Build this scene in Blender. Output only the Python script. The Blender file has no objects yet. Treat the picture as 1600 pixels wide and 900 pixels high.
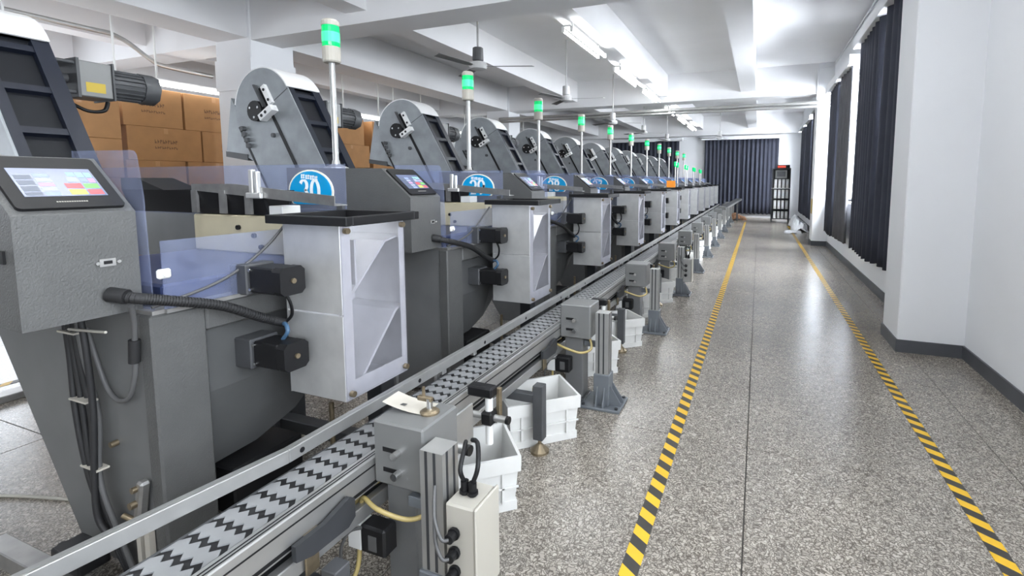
import bpy, bmesh, math, random
from mathutils import Vector, Matrix
random.seed(7)
R = math.radians
sc = bpy.context.scene
col = sc.collection

# ------------------------------------------------------------------ camera
cam_d = bpy.data.cameras.new('camera'); cam = bpy.data.objects.new('camera', cam_d); col.objects.link(cam)
cam_d.sensor_fit = 'HORIZONTAL'; cam_d.sensor_width = 36.0; cam_d.lens = 769.0 / 1600.0 * 36.0
cam_d.shift_x = -80.0 / 1600.0; cam_d.shift_y = -95.0 / 1600.0
cam_d.clip_start = 0.02
cam.location = (0, 0, 1.55)
cam.rotation_euler = (R(90 - 5.3489), 0, R(21.6128))
sc.camera = cam

# ------------------------------------------------------------------ world, exposure
w = bpy.data.worlds.new('world'); sc.world = w; w.use_nodes = True
bg = w.node_tree.nodes['Background']; bg.inputs[0].default_value = (0.90, 0.95, 1.0, 1); bg.inputs[1].default_value = 3.0
sc.view_settings.view_transform = 'Standard'; sc.view_settings.look = 'None'
sc.view_settings.gamma = 1.0; sc.view_settings.use_curve_mapping = False
sc.view_settings.exposure = 0.30
TUBE = 26.0          # strength of the fluorescent tubes

def window_light(name, loc, rot, sx, sy, power):
    d = bpy.data.lights.new(name, 'AREA'); d.shape = 'RECTANGLE'; d.size = sx; d.size_y = sy
    d.energy = power; d.color = (0.93, 0.97, 1.0)
    o = bpy.data.objects.new(name, d); o.location = loc; o.rotation_euler = rot; col.objects.link(o)
# daylight arriving at the windows of the right wall (two bays in view, one added unseen window behind the camera)
DAY = 330
window_light('daylight_bay', (2.5, 9.8, 3.0), (0, R(58), 0), 2.6, 6.4, DAY * 12)
window_light('daylight_bay', (2.5, 17.8, 3.0), (0, R(58), 0), 2.6, 6.6, DAY * 12)
window_light('daylight_bay', (2.45, -0.7, 2.3), (0, R(90), 0), 2.4, 6.4, DAY * .9)  # fill daylight for the added window, out of view
window_light('daylight_bay', (-11.7, 2.0, 2.1), (0, R(-90), 0), 2.2, 6.0, DAY * .35)

# ------------------------------------------------------------------ materials
def mat(name, color=(.5,.5,.5), rough=.5, metal=0.0, bump=0.0, bscale=80, var=0.0, vscale=6, emit=None, estr=0, spec=None, alpha=None):
    m = bpy.data.materials.new(name); m.use_nodes = True
    nt = m.node_tree; b = nt.nodes['Principled BSDF']
    b.inputs['Base Color'].default_value = (*color, 1); b.inputs['Roughness'].default_value = rough; b.inputs['Metallic'].default_value = metal
    if spec is not None: b.inputs['Specular IOR Level'].default_value = spec
    if emit: b.inputs['Emission Color'].default_value = (*emit, 1); b.inputs['Emission Strength'].default_value = estr
    if bump or var:
        tc = nt.nodes.new('ShaderNodeTexCoord')
    if var:
        n = nt.nodes.new('ShaderNodeTexNoise'); n.inputs['Scale'].default_value = vscale; n.inputs['Detail'].default_value = 5
        nt.links.new(tc.outputs['Object'], n.inputs['Vector'])
        r = nt.nodes.new('ShaderNodeValToRGB')
        r.color_ramp.elements[0].position = .3; r.color_ramp.elements[1].position = .7
        r.color_ramp.elements[0].color = (*[max(0, c * (1 - var)) for c in color], 1)
        r.color_ramp.elements[1].color = (*[min(1, c * (1 + var)) for c in color], 1)
        nt.links.new(n.outputs['Fac'], r.inputs['Fac']); nt.links.new(r.outputs['Color'], b.inputs['Base Color'])
    if bump:
        n2 = nt.nodes.new('ShaderNodeTexNoise'); n2.inputs['Scale'].default_value = bscale; n2.inputs['Detail'].default_value = 3
        nt.links.new(tc.outputs['Object'], n2.inputs['Vector'])
        bp = nt.nodes.new('ShaderNodeBump'); bp.inputs['Strength'].default_value = bump; bp.inputs['Distance'].default_value = .004
        nt.links.new(n2.outputs['Fac'], bp.inputs['Height']); nt.links.new(bp.outputs['Normal'], b.inputs['Normal'])
    return m

def mat_clear(name, tint, fac, rough=.12, body=(.50, .55, .72)):
    m = bpy.data.materials.new(name); m.use_nodes = True; nt = m.node_tree; nt.nodes.clear()
    out = nt.nodes.new('ShaderNodeOutputMaterial'); mix = nt.nodes.new('ShaderNodeMixShader')
    tr = nt.nodes.new('ShaderNodeBsdfTransparent'); tr.inputs[0].default_value = (*tint, 1)
    pb = nt.nodes.new('ShaderNodeBsdfPrincipled'); pb.inputs['Base Color'].default_value = (*body, 1); pb.inputs['Roughness'].default_value = rough
    tc = nt.nodes.new('ShaderNodeTexCoord'); n = nt.nodes.new('ShaderNodeTexNoise'); n.inputs['Scale'].default_value = 7; n.inputs['Detail'].default_value = 6; n.inputs['Distortion'].default_value = 1.5
    mr = nt.nodes.new('ShaderNodeMapRange'); mr.inputs[1].default_value = .35; mr.inputs[2].default_value = .75; mr.inputs[3].default_value = fac * .8; mr.inputs[4].default_value = fac * 1.25
    nt.links.new(tc.outputs['Object'], n.inputs['Vector']); nt.links.new(n.outputs['Fac'], mr.inputs[0]); nt.links.new(mr.outputs[0], mix.inputs[0])
    nt.links.new(tr.outputs[0], mix.inputs[1]); nt.links.new(pb.outputs[0], mix.inputs[2]); nt.links.new(mix.outputs[0], out.inputs[0])
    return m

M = {}
M['wall'] = mat('wall_paint', (.80, .81, .83), .7, var=.02, vscale=1.2)
M['ceil'] = mat('ceiling_paint', (.78, .78, .79), .8, var=.03, vscale=1.0)
M['skirt'] = mat('skirting_paint', (.075, .078, .088), .45, var=.1)
M['hammer'] = mat('hammertone_grey', (.088, .089, .087), .42, bump=.55, bscale=150, var=.08, vscale=8)
M['grey'] = mat('smooth_grey_paint', (.080, .082, .082), .45, var=.10, vscale=5)
M['panel'] = mat('grey_sheet_panel', (.19, .192, .19), .42, metal=.25, var=.08, vscale=5)
M['elev'] = mat('galvanised_blue_grey', (.29, .31, .325), .36, metal=.4, var=.14, vscale=7)
M['steel'] = mat('brushed_steel', (.66, .66, .65), .36, metal=.6, var=.08, vscale=9)
M['steel2'] = mat('worn_steel', (.36, .355, .345), .42, metal=.8, var=.15, vscale=14)
M['alu'] = mat('aluminium', (.45, .45, .44), .38, metal=.75, var=.06, vscale=12)
M['chrome'] = mat('bright_metal', (.75, .75, .74), .2, metal=1)
M['brass'] = mat('brass', (.26, .21, .14), .4, metal=.8, var=.2, vscale=30)
M['dark'] = mat('dark_frame_paint', (.030, .032, .036), .5, var=.15, vscale=8)
M['slate'] = mat('slate_grey_steel', (.060, .062, .066), .5, var=.15, vscale=8)
M['black'] = mat('black_plastic', (.009, .009, .010), .45, spec=.3)
M['rubber'] = mat('black_rubber', (.014, .014, .015), .6)
M['navy'] = mat('navy_belt', (.007, .010, .020), .4)
M['cover'] = mat('bright_cover', (.80, .80, .80), .35, metal=.1)
M['smoke'] = mat('smoked_window', (.010, .011, .014), .45, spec=.25)
M['white'] = mat('white_enamel', (.78, .78, .76), .35)
M['crate'] = mat('white_crate_plastic', (.68, .68, .66), .45, var=.04, vscale=9)
M['beige'] = mat('lamp_base_grey', (.42, .40, .35), .5)
M['greenlens'] = mat('green_lens', (.0, .42, .12), .12, emit=(.0, .80, .20), estr=.42)
M['greenglow'] = mat('green_lamp_core', (.05, .7, .3), .3, emit=(.04, 1, .28), estr=.65)
M['acrylic'] = mat_clear('blue_tinted_acrylic', (.87, .90, 1.0), .13)
M['clear'] = mat_clear('clear_acrylic', (.97, .97, 1.0), .05, body=(.6, .6, .63))
M['glass'] = mat_clear('window_glass', (.97, .98, 1.0), .06)
M['screenbg'] = mat('screen_background', (.05, .06, .10), .2, emit=(.16, .20, .33), estr=.8)
for k, c in dict(s_blue=(.45,.6,1), s_pale=(.62,.70,.98), s_red=(.95,.16,.20), s_green=(.30,.85,.22), s_yellow=(.85,.85,.15), s_cyan=(.45,.85,.9), s_pink=(.8,.5,.85), s_slate=(.14,.19,.30)).items():
    M[k] = mat('screen_' + k, (.02,.02,.02), .3, emit=c, estr=.8)
M['signblue'] = mat('sign_blue', (.0, .30, .62), .3, var=.08, vscale=10)
M['signcream'] = mat('sign_rim', (.86, .80, .68), .4)
M['signwhite'] = mat('sign_white', (.88, .90, .92), .4)
M['ivory'] = mat('ivory_plate', (.58, .52, .36), .5, var=.08)
M['blue'] = mat('navy_bin', (.028, .04, .095), .35)
M['tube'] = mat('amber_tubing', (.42, .33, .13), .25, spec=.6)
M['bluecable'] = mat('blue_cable', (.05, .11, .19), .4)
M['greycable'] = mat('grey_cable', (.09, .09, .09), .5)
M['link'] = mat('chain_link_plastic', (.23, .235, .24), .4, var=.06, vscale=14)
M['carton'] = mat('cardboard', (.42, .215, .085), .7, var=.08, vscale=5)
M['print'] = mat('carton_print', (.16, .08, .04), .7)
M['tapeclear'] = mat('packing_tape', (.50, .27, .12), .35)
M['curtain'] = mat('navy_curtain', (.030, .034, .052), .8, var=.12, vscale=4)
M['curtaingrey'] = mat('sunlit_curtain', (.085, .085, .095), .8, var=.12, vscale=4)  # navy cloth with sunlight painted in as a lighter grey
M['fluor'] = mat('fluorescent_tube', (1, 1, 1), .4, emit=(.95, .98, 1.0), estr=TUBE)
M['fluor_dim'] = mat('fluorescent_tube_dim', (1, 1, 1), .4, emit=(.95, .98, 1.0), estr=TUBE * .35)  # same tubes at lower strength, so the left background stays darker
M['standgrey'] = mat('stand_grey_paint', (.13, .143, .158), .45, var=.1)
M['frontgrey'] = mat('front_sheet_grey', (.135, .137, .137), .42, var=.08, vscale=5)
M['chute'] = mat('chute_steel', (.60, .60, .59), .3, metal=.45, var=.06, vscale=9)
M['yellow'] = mat('yellow_label', (.40, .29, .03), .5)
M['paper'] = mat('paper_tag', (.50, .47, .41), .7)
M['sheet'] = mat('white_plastic_sheet', (.80, .81, .83), .25)
M['red'] = mat('red_display', (.35, .03, .02), .4, emit=(.9, .08, .03), estr=.5)
M['orange'] = mat('orange_card', (.85, .28, .02), .5)
M['brown'] = mat('brown_sack', (.20, .10, .05), .8, var=.2)
M['fan'] = mat('fan_white', (.55, .55, .55), .4)
M['fanblade'] = mat('fan_blade', (.16, .16, .16), .45)
M['signs'] = mat('column_sign_yellow', (.50, .33, .02), .4)

def floor_mat():
    m = bpy.data.materials.new('terrazzo'); m.use_nodes = True; nt = m.node_tree; b = nt.nodes['Principled BSDF']
    N = nt.nodes.new; L = nt.links.new
    g = N('ShaderNodeNewGeometry')
    n = N('ShaderNodeTexNoise'); n.inputs['Scale'].default_value = 20; n.inputs['Detail'].default_value = 2; L(g.outputs['Position'], n.inputs['Vector'])
    mix = N('ShaderNodeMix'); mix.data_type = 'VECTOR'; mix.inputs['Factor'].default_value = .085
    L(g.outputs['Position'], mix.inputs[4]); L(n.outputs['Color'], mix.inputs[5])
    v = N('ShaderNodeTexVoronoi'); v.feature = 'DISTANCE_TO_EDGE'; v.inputs['Scale'].default_value = 62; v.inputs['Randomness'].default_value = 1
    L(mix.outputs[1], v.inputs['Vector'])
    v2 = N('ShaderNodeTexVoronoi'); v2.inputs['Scale'].default_value = 62; L(mix.outputs[1], v2.inputs['Vector'])
    r = N('ShaderNodeValToRGB'); e = r.color_ramp.elements
    e[0].position = .02; e[0].color = (.105, .09, .074, 1); e[1].position = .20; e[1].color = (.40, .362, .312, 1)
    L(v.outputs['Distance'], r.inputs['Fac'])
    # chip to chip tone
    sep = N('ShaderNodeSeparateColor'); L(v2.outputs['Color'], sep.inputs[0])
    mr = N('ShaderNodeMapRange'); mr.inputs[3].default_value = .72; mr.inputs[4].default_value = 1.18; L(sep.outputs[0], mr.inputs[0])
    mul = N('ShaderNodeMix'); mul.data_type = 'RGBA'; mul.blend_type = 'MULTIPLY'; mul.inputs['Factor'].default_value = 1
    L(r.outputs['Color'], mul.inputs[6]); L(mr.outputs[0], mul.inputs[7])
    # large worn patches
    n3 = N('ShaderNodeTexNoise'); n3.inputs['Scale'].default_value = 1.1; n3.inputs['Detail'].default_value = 6; L(g.outputs['Position'], n3.inputs['Vector'])
    mr2 = N('ShaderNodeMapRange'); mr2.inputs[1].default_value = .3; mr2.inputs[2].default_value = .7; mr2.inputs[3].default_value = .82; mr2.inputs[4].default_value = 1.12; L(n3.outputs['Fac'], mr2.inputs[0])
    mul2 = N('ShaderNodeMix'); mul2.data_type = 'RGBA'; mul2.blend_type = 'MULTIPLY'; mul2.inputs['Factor'].default_value = 1
    L(mul.outputs[2], mul2.inputs[6]); L(mr2.outputs[0], mul2.inputs[7])
    L(mul2.outputs[2], b.inputs['Base Color'])
    b.inputs['Roughness'].default_value = .26; b.inputs['Specular IOR Level'].default_value = .7
    return m
M['floor'] = floor_mat()
M['joint'] = mat('floor_joint', (.07, .065, .06), .8)

def stripe_mat():
    m = bpy.data.materials.new('hazard_tape'); m.use_nodes = True; nt = m.node_tree; b = nt.nodes['Principled BSDF']
    N = nt.nodes.new; L = nt.links.new
    g = N('ShaderNodeNewGeometry'); s = N('ShaderNodeSeparateXYZ'); L(g.outputs['Position'], s.inputs[0])
    a = N('ShaderNodeMath'); a.operation = 'MULTIPLY_ADD'; a.inputs[1].default_value = .7; L(s.outputs['X'], a.inputs[0]); L(s.outputs['Y'], a.inputs[2])
    d = N('ShaderNodeMath'); d.operation = 'MULTIPLY'; d.inputs[1].default_value = 1 / .125; L(a.outputs[0], d.inputs[0])
    f = N('ShaderNodeMath'); f.operation = 'FRACT'; L(d.outputs[0], f.inputs[0])
    gt = N('ShaderNodeMath'); gt.operation = 'GREATER_THAN'; gt.inputs[1].default_value = .5; L(f.outputs[0], gt.inputs[0])
    mx = N('ShaderNodeMix'); mx.data_type = 'RGBA'; mx.inputs[6].default_value = (.035, .033, .03, 1); mx.inputs[7].default_value = (.72, .43, .02, 1)
    L(gt.outputs[0], mx.inputs['Factor']); L(mx.outputs[2], b.inputs['Base Color']); b.inputs['Roughness'].default_value = .45
    return m
M['hazard'] = stripe_mat()

# ------------------------------------------------------------------ mesh builder
class MB:
    def __init__(s): s.v = []; s.f = []; s.sm = []; s.mi = []; s.cur = 0
    def add(s, vs, fs, smooth=False):
        o = len(s.v); s.v += [tuple(p) for p in vs]
        for f in fs: s.f.append([i + o for i in f]); s.sm.append(smooth); s.mi.append(s.cur)
        return s
    def box(s, x0, x1, y0, y1, z0, z1, b=0.0, M4=None):
        if b <= 0:
            vs = [(x, y, z) for z in (z0, z1) for y in (y0, y1) for x in (x0, x1)]
            fs = [(0,2,3,1),(4,5,7,6),(0,1,5,4),(2,6,7,3),(0,4,6,2),(1,3,7,5)]
        else:
            X = (x0, x1); Y = (y0, y1); Z = (z0, z1); vs = []; idx = {}
            for i in (0,1):
                for j in (0,1):
                    for k in (0,1):
                        px, py, pz = X[i], Y[j], Z[k]
                        ix = px + (b if i == 0 else -b); iy = py + (b if j == 0 else -b); iz = pz + (b if k == 0 else -b)
                        idx[i,j,k,0] = len(vs); vs.append((px, iy, iz))
                        idx[i,j,k,1] = len(vs); vs.append((ix, py, iz))
                        idx[i,j,k,2] = len(vs); vs.append((ix, iy, pz))
            fs = []
            for i in (0,1):
                fs.append([idx[i,a,c,0] for a,c in ((0,0),(1,0),(1,1),(0,1))])
                fs.append([idx[a,i,c,1] for a,c in ((0,0),(1,0),(1,1),(0,1))])
                fs.append([idx[a,c,i,2] for a,c in ((0,0),(1,0),(1,1),(0,1))])
            for i in (0,1):
                for j in (0,1):
                    fs.append([idx[i,j,0,0], idx[i,j,0,1], idx[i,j,1,1], idx[i,j,1,0]])
                    fs.append([idx[i,0,j,0], idx[i,0,j,2], idx[i,1,j,2], idx[i,1,j,0]])
                    fs.append([idx[0,i,j,1], idx[0,i,j,2], idx[1,i,j,2], idx[1,i,j,1]])
                    for k in (0,1): fs.append([idx[i,j,k,0], idx[i,j,k,1], idx[i,j,k,2]])
        if M4 is not None: vs = [M4 @ Vector(p) for p in vs]
        return s.add(vs, fs)
    def prism(s, poly, axis, lo, hi, M4=None):
        n = len(poly)
        def mk(p, t):
            if axis == 'y': return (p[0], t, p[1])
            if axis == 'x': return (t, p[0], p[1])
            return (p[0], p[1], t)
        vs = [mk(p, lo) for p in poly] + [mk(p, hi) for p in poly]
        if M4 is not None: vs = [M4 @ Vector(p) for p in vs]
        fs = [list(range(n))[::-1], list(range(n, 2*n))] + [[i, (i+1) % n, n + (i+1) % n, n + i] for i in range(n)]
        return s.add(vs, fs)
    def tube(s, path, r, n=8, cap=True, r1=None):
        P = [Vector(p) for p in path]; m = len(P); vs = []; fs = []
        t0 = (P[1] - P[0]).normalized(); up = Vector((0,0,1)) if abs(t0.z) < .9 else Vector((1,0,0))
        u = t0.cross(up).normalized()
        for i in range(m):
            t = (P[min(i+1, m-1)] - P[max(i-1, 0)]).normalized()
            u = (u - t * u.dot(t)).normalized(); v = t.cross(u)
            rr = r if r1 is None else r + (r1 - r) * i / (m - 1)
            for k in range(n):
                a = 2 * math.pi * k / n; vs.append(P[i] + (u * math.cos(a) + v * math.sin(a)) * rr)
        for i in range(m - 1):
            for k in range(n): fs.append([i*n + k, i*n + (k+1) % n, (i+1)*n + (k+1) % n, (i+1)*n + k])
        s.add(vs, fs, True)
        if cap:
            s.add(vs[:n], [list(range(n))[::-1]]); s.add(vs[-n:], [list(range(n))])
        return s
    def cyl(s, p0, p1, r, n=14, r1=None): return s.tube([p0, p1], r, n, True, r1)
    def lathe(s, c, prof, n=18):      # profile of (radius, z) about vertical axis at c
        vs = []; fs = []; m = len(prof)
        for r, z in prof:
            for k in range(n):
                a = 2 * math.pi * k / n; vs.append((c[0] + r * math.cos(a), c[1] + r * math.sin(a), c[2] + z))
        for i in range(m - 1):
            for k in range(n): fs.append([i*n + k, i*n + (k+1) % n, (i+1)*n + (k+1) % n, (i+1)*n + k])
        fs.append(list(range(n))[::-1]); fs.append(list(range((m-1)*n, m*n)))
        s.add(vs, fs, False); return s
    def xf(s, M4): s.v = [tuple(M4 @ Vector(p)) for p in s.v]; return s
    def mesh(s, name, mats, off=(0,0,0)):
        me = bpy.data.meshes.new(name)
        me.from_pydata([(a - off[0], b - off[1], c - off[2]) for a, b, c in s.v], [], s.f)
        me.polygons.foreach_set('use_smooth', s.sm); me.polygons.foreach_set('material_index', s.mi)
        bm = bmesh.new(); bm.from_mesh(me); bmesh.ops.recalc_face_normals(bm, faces=bm.faces); bm.to_mesh(me); bm.free()
        for m in (mats if isinstance(mats, (list, tuple)) else [mats]): me.materials.append(M[m] if isinstance(m, str) else m)
        return me

def smooth(path, k=6):
    P = [Vector(p) for p in path]; out = []
    for i in range(len(P) - 1):
        p0 = P[max(i-1, 0)]; p1 = P[i]; p2 = P[i+1]; p3 = P[min(i+2, len(P)-1)]
        for j in range(k):
            t = j / k
            out.append(.5 * ((2*p1) + (p2-p0)*t + (2*p0-5*p1+4*p2-p3)*t*t + (3*p1-p0-3*p2+p3)*t**3))
    out.append(P[-1]); return out

def origin_of(o):
    p = Vector((0,0,0))
    while o is not None: p += o.location; o = o.parent
    return p
def part(name, mb, m, parent, label=None):
    me = mb.mesh(name, m, origin_of(parent)); o = bpy.data.objects.new(name, me); col.objects.link(o); o.parent = parent
    if label: o['label'] = label
    return o
def tag(o, label, cat, group=None):
    o['label'] = label; o['category'] = cat
    if group: o['group'] = group
    return o
def thing(name, label, cat, loc, group=None):
    o = bpy.data.objects.new(name, None); o.empty_display_size = .1; o.location = loc; col.objects.link(o)
    return tag(o, label, cat, group)
def solo(name, mb, m, label, cat, group=None):      # a thing that is one mesh, origin at its base
    xs = [p[0] for p in mb.v]; ys = [p[1] for p in mb.v]; zs = [p[2] for p in mb.v]
    c = ((min(xs)+max(xs))/2, (min(ys)+max(ys))/2, min(zs))
    o = bpy.data.objects.new(name, mb.mesh(name, m, c)); o.location = c; col.objects.link(o)
    return tag(o, label, cat, group)
def struct(name, mb, m, parent=None):
    o = bpy.data.objects.new(name, mb.mesh(name, m, origin_of(parent) if parent else (0,0,0))); col.objects.link(o)
    if parent: o.parent = parent
    else: o['kind'] = 'structure'
    return o
def copy_tree(o, parent=None, skip=()):
    c = o.copy(); col.objects.link(c); c.parent = parent
    for ch in list(o.children):
        if ch.name.split('.')[0] in skip: continue
        copy_tree(ch, c, skip)
    return c
ORD = ['first','second','third','fourth','fifth','sixth','seventh','eighth','ninth','tenth','eleventh','twelfth']

# ------------------------------------------------------------------ room shell
XL, XR, Y0, Y1, ZC = -11.5, 1.72, -5.0, 22.6, 4.3
fl = struct('floor', MB().box(XL - .2, XR + .4, Y0 - .2, Y1 + .2, -.12, -.006), 'joint')
PX, PY = 1.32, 1.43
slab_me = {}
ix0 = math.floor(XL / PX); ix1 = math.ceil(1.75 / PX)
iy0 = math.floor((Y0 - .08) / PY); iy1 = math.ceil((Y1 - .08) / PY)
sl = MB().box(-PX/2 + .003, PX/2 - .003, -PY/2 + .003, PY/2 - .003, -.03, 0, .0015).mesh('floor_slab', 'floor')
for i in range(ix0, ix1):
    for j in range(iy0, iy1):
        o = bpy.data.objects.new('floor_slab', sl); o.location = ((i + .5) * PX - .012, (j + .5) * PY + .08, 0); o.parent = fl; col.objects.link(o)

# ceiling with beams
ce = struct('ceiling', MB().box(XL - .2, XR + .4, Y0 - .2, Y1 + .2, ZC, ZC + .15), 'ceil')
for x0, x1, z in ((-.50, -.15, 3.75), (-2.65, -2.30, 3.75), (-5.15, -4.80, 3.75), (-7.65, -7.0, 3.63), (-9.75, -9.4, 3.75)):
    for ya, yb in ((Y0, 5.2), (5.7, 13.2), (13.7, Y1)):
        part('ceiling_beam', MB().box(x0, x1, ya - .04, yb + .04, z, ZC + .01), 'ceil', ce)
for ya, yb in ((5.2, 5.7), (13.2, 13.7), (22.1, Y1)):
    part('cross_beam', MB().box(XL, XR, ya, yb, 3.6 if yb < 22 else 3.5, ZC + .02), 'ceil', ce)

# walls
def wall_with_opening(mb, x0, x1, ya, yb, oy0, oy1, oz0, oz1):
    mb.box(x0, x1, ya, oy0, 0, ZC); mb.box(x0, x1, oy1, yb, 0, ZC)
    mb.box(x0, x1, oy0, oy1, 0, oz0); mb.box(x0, x1, oy0, oy1, oz1, ZC)
wr = MB()
wall_with_opening(wr, 1.72, 2.0, Y0, 5.3, -3.9, 2.4, 1.1, 3.5)
wall_with_opening(wr, 1.55, 2.0, 5.3, 13.3, 6.4, 13.0, 1.18, 3.55)
wall_with_opening(wr, 1.55, 2.0, 13.3, Y1, 14.4, 21.2, 1.18, 3.55)
wallr = struct('wall_right', wr, 'wall')
struct('wall_far', MB().box(XL - .2, XR + .3, Y1, Y1 + .2, 0, ZC), 'wall')
wl = MB(); wall_with_opening(wl, XL - .2, XL, Y0, Y1, -1.0, 5.0, 1.0, 3.2)
struct('wall_left', wl, 'wall')
struct('wall_near', MB().box(XL - .2, XR + .3, Y0 - .2, Y0, 0, ZC), 'wall')
for k, (ya, yb) in enumerate(((5.2, 5.75), (13.2, 13.75))):
    c = struct('column_right_%d' % (k + 1), MB().box(1.22, 1.9, ya - .01, yb, 0, ZC - .002, .01), 'wall')
    b = MB().box(1.208, 1.9, ya - .022, yb + .012, 0, .115)
    part('skirting', b, 'skirt', c)
cl = struct('column_left_1', MB().box(-7.7, -6.95, 5.18, 5.9, 0, ZC - .002, .01), 'wall')
part('capital', MB().box(-7.715, -6.94, 5.165, 5.92, 2.9, 3.35), 'wall', cl)
struct('column_left_2', MB().box(-7.7, -6.95, 13.18, 13.9, 0, ZC - .002, .01), 'wall')
bb = MB().box(1.705, 1.72, Y0, 5.2, 0, .115); struct('baseboard_right', bb, 'skirt')
struct('baseboard_bay', MB().box(1.535, 1.55, 5.75, 13.2, 0, .12).box(1.535, 1.55, 13.75, Y1, 0, .12), 'skirt')
struct('baseboard_far', MB().box(XL, 1.55, Y1 - .015, Y1, 0, .10), 'wall')

def window(n, xi, y0, y1, z0, z1, cells):
    f = MB(); t = .05
    f.box(xi + .1, xi + .17, y0, y1, z0, z0 + t).box(xi + .1, xi + .17, y0, y1, z1 - t, z1)
    for k in range(cells + 1):
        y = y0 + (y1 - y0 - t) * k / cells; f.box(xi + .1, xi + .17, y, y + t, z0, z1)
    f.box(xi + .1, xi + .17, y0, y1, z0 + (z1 - z0) * .62, z0 + (z1 - z0) * .62 + t)
    o = struct('window_%d' % n, f, 'white')
    part('window_sill', MB().box(xi - .04, xi + .2, y0, y1, z0 - .04, z0), 'wall', o)
    for k in range(cells):
        ya = y0 + (y1 - y0 - t) * k / cells + t; yb = y0 + (y1 - y0 - t) * (k + 1) / cells
        zm = z0 + (z1 - z0) * .62
        part('pane', MB().box(xi + .13, xi + .136, ya, yb, z0 + t, zm), 'glass', o)
        part('pane', MB().box(xi + .13, xi + .136, ya, yb, zm + t, z1 - t), 'glass', o)
window(1, 1.55, 6.4, 13.0, 1.18, 3.55, 6)
window(2, 1.55, 14.4, 21.2, 1.18, 3.55, 6)
window(3, 1.72, -3.9, 2.4, 1.1, 3.5, 6)  # unseen window added to bring daylight in from behind the camera
window(4, -11.72, -1.0, 5.0, 1.0, 3.2, 5)

# curtains: pleated cloth
def curtain(axis, c, a0, a1, z0, z1, pleats, amp, m, label, group, flare=0.0):
    n = pleats * 8; rows = 8; mb = MB(); vs = []; fs = []
    ph = random.random() * 6
    for r in range(rows + 1):
        t = r / rows; z = z0 + (z1 - z0) * t
        for i in range(n + 1):
            s = i / n; a = a0 + (a1 - a0) * s + flare * (1 - t) * (s - .5)
            d = amp * (math.sin(s * pleats * 2 * math.pi + ph + .5 * math.sin(s * 9 + ph)) * (.75 + .25 * math.sin(5 * s + ph)) ) * (.75 + .35 * (1 - t))
            zz = z + (.012 * math.sin(s * pleats * 2 * math.pi) if r == 0 else 0)
            vs.append((c + d, a, zz) if axis == 'x' else (a, c + d, zz))
    for r in range(rows):
        for i in range(n): fs.append([r*(n+1)+i, r*(n+1)+i+1, (r+1)*(n+1)+i+1, (r+1)*(n+1)+i])
    mb.add(vs, fs, True)
    o = solo('curtain', mb, m, label, 'curtain', group)
    md = o.modifiers.new('thickness', 'SOLIDIFY'); md.thickness = .006
    return o
G = 'window curtains'
curtain('x', 1.42, 5.85, 7.35, .50, 3.66, 6, .07, 'curtain', 'dark navy pleated curtain just beyond the near white column', G, .1)
curtain('x', 1.42, 7.50, 9.05, .48, 3.66, 7, .065, 'curtain', 'dark navy curtain beside the bright window gap, right of the sunlit one', G, .1)
curtain('x', 1.43, 9.75, 10.95, .46, 3.5, 5, .065, 'curtaingrey', 'sunlit curtain panel painted lighter grey left of the bright window gap', G, .1)
curtain('x', 1.43, 11.15, 12.5, .44, 3.5, 6, .06, 'curtain', 'narrow navy curtain beside the column with the yellow sign', G, .0)
curtain('x', 1.43, 14.2, 16.4, .42, 3.5, 9, .045, 'curtain', 'navy curtain just behind the column with the yellow sign', G)
curtain('x', 1.43, 16.7, 18.4, .42, 3.4, 7, .045, 'curtain', 'middle navy curtain on the right wall of the far bay', G)
curtain('x', 1.43, 18.8, 20.6, .42, 3.4, 7, .045, 'curtain', 'navy curtain on the right wall nearest the black rack', G)
curtain('y', Y1 - .14, -2.25, -.75, .16, 3.32, 9, .05, 'curtain', 'left half of the wide navy curtain on the end wall', G)
curtain('y', Y1 - .14, -.75, .72, .16, 3.32, 9, .05, 'curtain', 'right half of the wide navy curtain on the end wall, by the rack', G)
curtain('y', Y1 - .14, -6.4, -3.35, .16, 3.32, 16, .05, 'curtain', 'navy curtain on the end wall behind the elevators', G)
def pelmet(mb, label): solo('pelmet', mb, 'wall', label, 'pelmet', 'white curtain pelmets')
pelmet(MB().box(1.33, 1.548, 5.76, 9.3, 3.66, 3.82, .005), 'white pelmet board above the two nearest navy curtains')
pelmet(MB().box(1.33, 1.548, 9.6, 12.8, 3.50, 3.66, .005), 'white pelmet board above the sunlit grey curtain')
pelmet(MB().box(1.33, 1.548, 14.0, 16.55, 3.50, 3.62, .005), 'white pelmet board just behind the column with the yellow sign')
pelmet(MB().box(1.33, 1.548, 16.6, 20.9, 3.40, 3.52, .005), 'white pelmet board nearest the black rack')
pelmet(MB().box(-2.4, .85, Y1 - .24, Y1, 3.32, 3.46, .005), 'white pelmet over the wide curtain of the end wall')
pelmet(MB().box(-6.5, -3.2, Y1 - .24, Y1, 3.32, 3.46, .005), 'white pelmet over the end wall curtain behind the elevators')

# hazard tapes
for nm, x0, x1, lab in (('hazard_tape', -.465, -.392, 'black and yellow hazard tape beside the machine row'), ('hazard_tape', .952, 1.022, 'black and yellow hazard tape nearer the window wall'), ('hazard_tape', -5.35, -5.28, 'black and yellow hazard tape on the floor behind the machines')):
    o = solo(nm, MB().box(x0, x1, -1 if x0 > -2 else -3, 20.0 if x0 < 0 else 18.6, .0005, .0022), 'hazard', lab, 'floor tape')
solo('floor_kerb', MB().box(-5.0, -4.86, -3, 20, 0, .05, .006), 'steel2', 'low grey kerb strip behind the machine row', 'kerb')

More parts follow.
